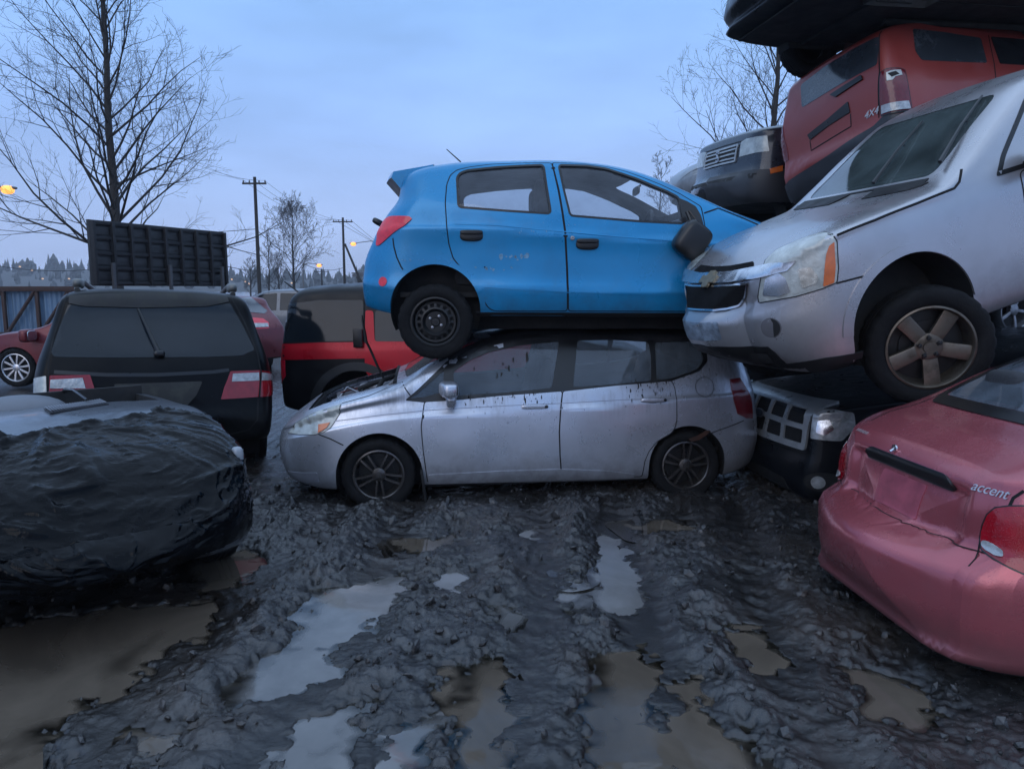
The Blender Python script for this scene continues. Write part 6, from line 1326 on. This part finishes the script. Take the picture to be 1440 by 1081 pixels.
b = MB(); b.box(((f0.x + f1.x) / 2, 23.5, .25), (f1.x - f0.x, .14, .14)); b.build('bottom_rail', RUST, fe)
step = 1.06; x = f1.x - .3; k = 0
while x > f0.x + step:
    b = MB(); b.box((x, 23.5, zt / 2), (.10, .10, zt)); b.build('upright', RUST, fe)
    b = MB(); b.tube([(x - step * .95, 23.48, .3), (x - .05, 23.48, zt - .03)], .055, seg=6); b.build('brace', RUST, fe); x -= step
WOOD = mat('pole_wood', (.035, .030, .027), .9, var=.5, vscale=4, stretch=(1, 1, .1))
def pole(px, py_top, Y, arm, label, r=.14, lean=0.):
    t = at_y(px, py_top, Y); e = empty('utility_pole', None, (t.x, Y, 0)); tag(e, label, 'utility pole', 'utility poles along the road')
    b = MB(); b.tube([(lean, 0, 0), (lean * .5, 0, t.z / 2), (0, 0, t.z)], [r, r * .88, r * .75], seg=10); b.build('shaft', WOOD, e)
    b = MB(); b.box((0, -.12, t.z - .45), (arm, .1, .12)); b.build('crossarm', WOOD, e)
    for q in (-.45, -.2, .2, .45): b = MB(); b.lathe([(.05, 0), (.06, .08), (.03, .16), (.001, .18)], 8, axis='z', c=(q * arm, -.12, t.z - .39)); b.build('insulator', mat('insulator', (.12, .12, .13), .4), e)
    return Vector((t.x, Y, t.z))
T1 = pole(358, 249, 52, 1.65, 'tall wooden utility pole right of the ribbed board', .14)
T2 = pole(482, 306, 80, 2.1, 'wooden utility pole close to the tail of the blue hatchback', .15)
T3 = pole(452, 378, 120, 2.4, 'smallest and farthest utility pole, under a lit street lamp', .16)
for k, e in enumerate([o for o in bpy.data.objects if o.name.startswith('utility_pole')]): pass
b = MB(); a0, a1 = at_y(485, 343, 79), at_y(503, 384, 79); gq = Vector((a0.x + (a1.x - a0.x) * 2.0, 79, 0)); e = empty('pole_brace', None, (gq.x, 79, 0)); b.tube([Vector((0, 0, 0)), Vector((a0.x - gq.x, 0, a0.z))], [.14, .11], seg=8); b.build('strut', WOOD, e); tag(e, 'slanting timber strut leaning on the pole near the blue hatchback', 'strut')
sh = empty('gantry', None, gp(506, 84)); tag(sh, 'small roofed frame low behind the tail of the blue hatchback', 'gantry'); z = at_y(506, 384, 84).z
b = MB(); b.box((0, 0, z), (1.7, .5, .14)); b.box((-.2, 0, z - .25), (1.2, .4, .3)); b.build('canopy', mat('gantry_paint', (.12, .12, .13), .6), sh); b = MB(); b.tube([(-.3, 0, z - .2), (.4, 0, 0)], .13, seg=8); b.build('leg', WOOD, sh)
WIRE = mat('wire_black', (.012, .012, .014), .7)
def wire(a, b_, sag, r, label):
    a, b_ = Vector(a), Vector(b_); P = [a.lerp(b_, k / 16) - Vector((0, 0, sag * 4 * (k / 16) * (1 - k / 16))) for k in range(17)]
    m = MB(); m.tube(P, r, seg=5); tag(m.build('wire', WIRE), label, 'wire', 'overhead wires')
U = T1 - Vector((0, .12, .25))
for k, dxx in enumerate((-.7, 0, .7)):
    wire(U + Vector((dxx, 0, 0)), T2 + Vector((dxx * 1.2, 0, -.25)), .8, .011, 'overhead wire strung between the two nearer utility poles'); wire(U + Vector((dxx, 0, 0)), at_y(120, 120 + 26 * k, 34), .6, .008, 'overhead wire running from the taller pole up behind the bare tree'); wire(T2 + Vector((dxx * 1.2, 0, -.25)), at_y(610, 372 + 9 * k, 150), .8, .02, 'overhead wire running on from the pole near the blue hatchback')
wire(Vector((T1.x, 52, at_y(360, 322, 52).z)), at_y(-60, 318, 52), .5, .022, 'thick cable running level from the taller pole behind the board')
wire(Vector((T1.x, 52, at_y(360, 324, 52).z)), Vector((T2.x, 80, at_y(484, 376, 80).z)), 1.2, .024, 'thick sagging cable low between the two nearer poles')
wire(at_y(-40, 366, 40), at_y(135, 378, 40), .3, .014, 'low wire above the blue fence')
LAMP = mat('sodium_lamp', (1., .40, .09), .5, var=0, emit=1.6)
def lamp(px, py, Y, dirx, armlen, label, s=1.):
    t = at_y(px, py, Y); e = empty('street_lamp', None, (t.x + dirx * armlen, Y, 0)); tag(e, label, 'street lamp', 'lit street lamps')
    zz = t.z + .12 * s; GALV = mat('lamp_post_grey', (.13, .12, .11), .6)
    b = MB(); b.tube([(0, 0, 0), (0, 0, zz * .9), (-dirx * armlen * .06, 0, zz + .1), (-dirx * armlen * .35, 0, zz + .32), (-dirx * armlen * .85, 0, zz + .12)], [.09, .07, .06, .05, .045], seg=8); b.build('post', GALV, e)
    b = MB(); b.sup((-dirx * armlen, 0, zz + .06), (.62 * s, .3, .16), .6); b.build('lamp_head', GALV, e); b = MB(); b.sup((-dirx * armlen, -.05, zz - .04), (.42 * s, .34 * s, .30 * s), .8); b.build('bulb', LAMP, e)
lamp(12, 271, 40, -1, 2.4, 'large lit orange street lamp beside the tall bare tree', 1.5); lamp(497, 345, 90, 1, 3.2, 'lit street lamp close behind the blue hatchback', 1.5); lamp(449, 375, 100, -1, 2.2, 'lit street lamp by the farthest utility pole', 1.5)

# ================================================================== wooded hills and the far light dots
def hills():
    b = MB(); n = 90; prof = pchip([(-700, 9), (-420, 17), (-330, 19), (-250, 14), (-180, 12), (-100, 10), (-40, 9), (60, 10), (200, 13), (700, 10)])
    xs = np.linspace(-900, 900, n); V, F = [], []
    for i, x in enumerate(xs):
        for j, (y, k) in enumerate(((380, 0), (430, .5), (520, 1.), (700, 1.1), (900, .3))): V.append((x, y + 20 * math.sin(x * .01), float(prof(x)) * k * .8 - .3 + (vnoise(np.array([x * .02]), np.array([j * 1.3]), 5)[0]) * 2))
        if i:
            for j in range(4): F.append(((i - 1) * 5 + j, i * 5 + j, i * 5 + j + 1, (i - 1) * 5 + j + 1))
    o = mesh_obj('hills', V, F, mat('hill_ground', (.05, .052, .05), .9)); tag(o, kind='structure')
    rr = random.Random(8); tb = MB()
    for _ in range(900):
        x = rr.uniform(-420, 120); y = rr.uniform(385, 560); k = min(1, max(0, (y - 380) / 140)); z0 = float(prof(x)) * k * .75 - .5; h = rr.uniform(4, 10) * (1.3 if rr.random() < .12 else 1); w = h * rr.uniform(.16, .26)
        con = rr.random() < .75; sides = 7; V, F = [], []; levels = 5 if con else 4
        for l in range(levels):
            t = l / (levels - 1); rad = (w * (1 - t) * (1 if l % 2 == 0 else .72) if con else w * 1.5 * math.sin(PI * (t * .85 + .12))) + .05; zz = z0 + h * (.08 + .92 * t)
            for s in range(sides): a = 2 * PI * s / sides + l; V.append((x + rad * math.cos(a) * rr.uniform(.6, 1.3), y + rad * math.sin(a), zz + rr.uniform(-.3, .3)))
        for l in range(levels - 1):
            for s in range(sides): F.append((l * sides + s, l * sides + (s + 1) % sides, (l + 1) * sides + (s + 1) % sides, (l + 1) * sides + s))
        F.append(tuple(range((levels - 1) * sides, levels * sides))); tb.add(V, F)
    tag(tb.build('far_wood', mat('far_foliage', (.050, .058, .056), .95, var=.5, vscale=.2), smooth=False), 'grey-green wood of conifers along the far hillside', 'wood', kind='stuff')
    spots = [(28, 375, 380), (45, 380, 381), (118, 396, 381), (60, 392, 381), (97, 392, 381), (326, 393, 381), (345, 396, 381), (350, 399, 381), (410, 398, 381), (300, 396, 381), (523, 395, 381)]
    db = MB()
    for px, py, Y in spots:
        p = at_y(px, py, Y); db.sup(p, (1.0, 1.0, .7), 1., nu=8, nv=6)
    tag(db.build('house_lights', mat('warm_window_light', (1, .55, .25), .5, var=0, emit=.7)), 'tiny warm lights of houses dotted over the far hillside', 'lights', kind='stuff')
hills()

def haze():
    m = bpy.data.materials.new('evening_air'); m.use_nodes = True; nt = m.node_tree
    for n in list(nt.nodes): nt.nodes.remove(n)
    out = nt.nodes.new('ShaderNodeOutputMaterial'); v = nt.nodes.new('ShaderNodeVolumePrincipled'); nt.links.new(v.outputs[0], out.inputs['Volume'])
    v.inputs['Color'].default_value = (.86, .9, 1, 1); v.inputs['Density'].default_value = .00055; v.inputs['Anisotropy'].default_value = 0
    o = mesh_obj('haze', [(x, y, z) for z in (-1.5, 45) for x, y in ((-920, -60), (920, -60), (920, 1020), (-920, 1020))], [(3, 2, 1, 0), (4, 5, 6, 7), (0, 1, 5, 4), (1, 2, 6, 5), (2, 3, 7, 6), (3, 0, 4, 7)], m, smooth=False); tag(o, kind='stuff', label='thin blue evening haze lying over the whole yard', cat='haze')
haze()
# ================================================================== sky and light
def world():
    w = bpy.data.worlds.new('World'); SC.world = w; w.use_nodes = True; nt = w.node_tree
    for n in list(nt.nodes): nt.nodes.remove(n)
    out = nt.nodes.new('ShaderNodeOutputWorld'); bg = nt.nodes.new('ShaderNodeBackground'); nt.links.new(bg.outputs[0], out.inputs[0])
    sky = nt.nodes.new('ShaderNodeTexSky'); sky.sky_type = 'NISHITA'; sky.sun_disc = False; sky.sun_elevation = R_(8); sky.sun_rotation = R_(200); sky.air_density = 1.2; sky.dust_density = 1.5; sky.ozone_density = 3
    tc = nt.nodes.new('ShaderNodeTexCoord'); sep = nt.nodes.new('ShaderNodeSeparateXYZ'); nt.links.new(tc.outputs['Generated'], sep.inputs[0])
    ramp = nt.nodes.new('ShaderNodeValToRGB'); e = ramp.color_ramp.elements
    mr = nt.nodes.new('ShaderNodeMapRange'); mr.inputs[1].default_value = -.1; mr.inputs[2].default_value = 1; nt.links.new(sep.outputs[2], mr.inputs[0]); nt.links.new(mr.outputs[0], ramp.inputs[0])
    K = 12.
    e[0].position = .0; e[0].color = (.25 * 1, .30, .42, 1); e[1].position = 1; e[1].color = (.27, .45, .86, 1)
    e[1].color = (.74, 1.0, 1.42, 1)
    for p, c in ((.09, (.41, .51, .79)), (.16, (.37, .50, .83)), (.27, (.31, .485, .88)), (.40, (.27, .48, .89)), (.62, (.50, .72, 1.10))):
        q = e.new(p); q.color = (*c, 1)
    mp = nt.nodes.new('ShaderNodeMapping'); mp.inputs['Scale'].default_value = (1.5, 1.5, 5); nt.links.new(tc.outputs['Generated'], mp.inputs[0])
    n = nt.nodes.new('ShaderNodeTexNoise'); n.inputs['Scale'].default_value = 1.6; n.inputs['Detail'].default_value = 7; n.inputs['Roughness'].default_value = .55; nt.links.new(mp.outputs[0], n.inputs['Vector'])
    q = nt.nodes.new('ShaderNodeMapRange'); q.inputs[1].default_value = .3; q.inputs[2].default_value = .7; q.inputs[3].default_value = .84; q.inputs[4].default_value = 1.16; nt.links.new(n.outputs[0], q.inputs[0])
    mul = nt.nodes.new('ShaderNodeMix'); mul.data_type = 'RGBA'; mul.blend_type = 'MULTIPLY'; mul.inputs[0].default_value = 1; nt.links.new(ramp.outputs[0], mul.inputs[6]); nt.links.new(q.outputs[0], mul.inputs[7])
    sc = nt.nodes.new('ShaderNodeMix'); sc.data_type = 'RGBA'; sc.blend_type = 'MULTIPLY'; sc.inputs[0].default_value = 1; sc.inputs[7].default_value = (K, K, K, 1); nt.links.new(mul.outputs[2], sc.inputs[6])
    mx = nt.nodes.new('ShaderNodeMix'); mx.data_type = 'RGBA'; mx.inputs[0].default_value = .9; nt.links.new(sky.outputs[0], mx.inputs[6]); nt.links.new(sc.outputs[2], mx.inputs[7])
    nt.links.new(mx.outputs[2], bg.inputs[0]); bg.inputs[1].default_value = .1
    sd = bpy.data.lights.new('sun', 'SUN'); sd.energy = .5; sd.angle = R_(40); sd.color = (1, .93, .88); so = bpy.data.objects.new('sun', sd); COL.objects.link(so)
    so.rotation_euler = (R_(62), 0, R_(-20))
world()
SC.view_settings.view_transform = 'Standard'; SC.view_settings.look = 'None'; SC.view_settings.exposure = .06; SC.view_settings.gamma = 1
SC.cycles.max_bounces = 8; SC.cycles.transparent_max_bounces = 16; SC.cycles.use_denoising = True
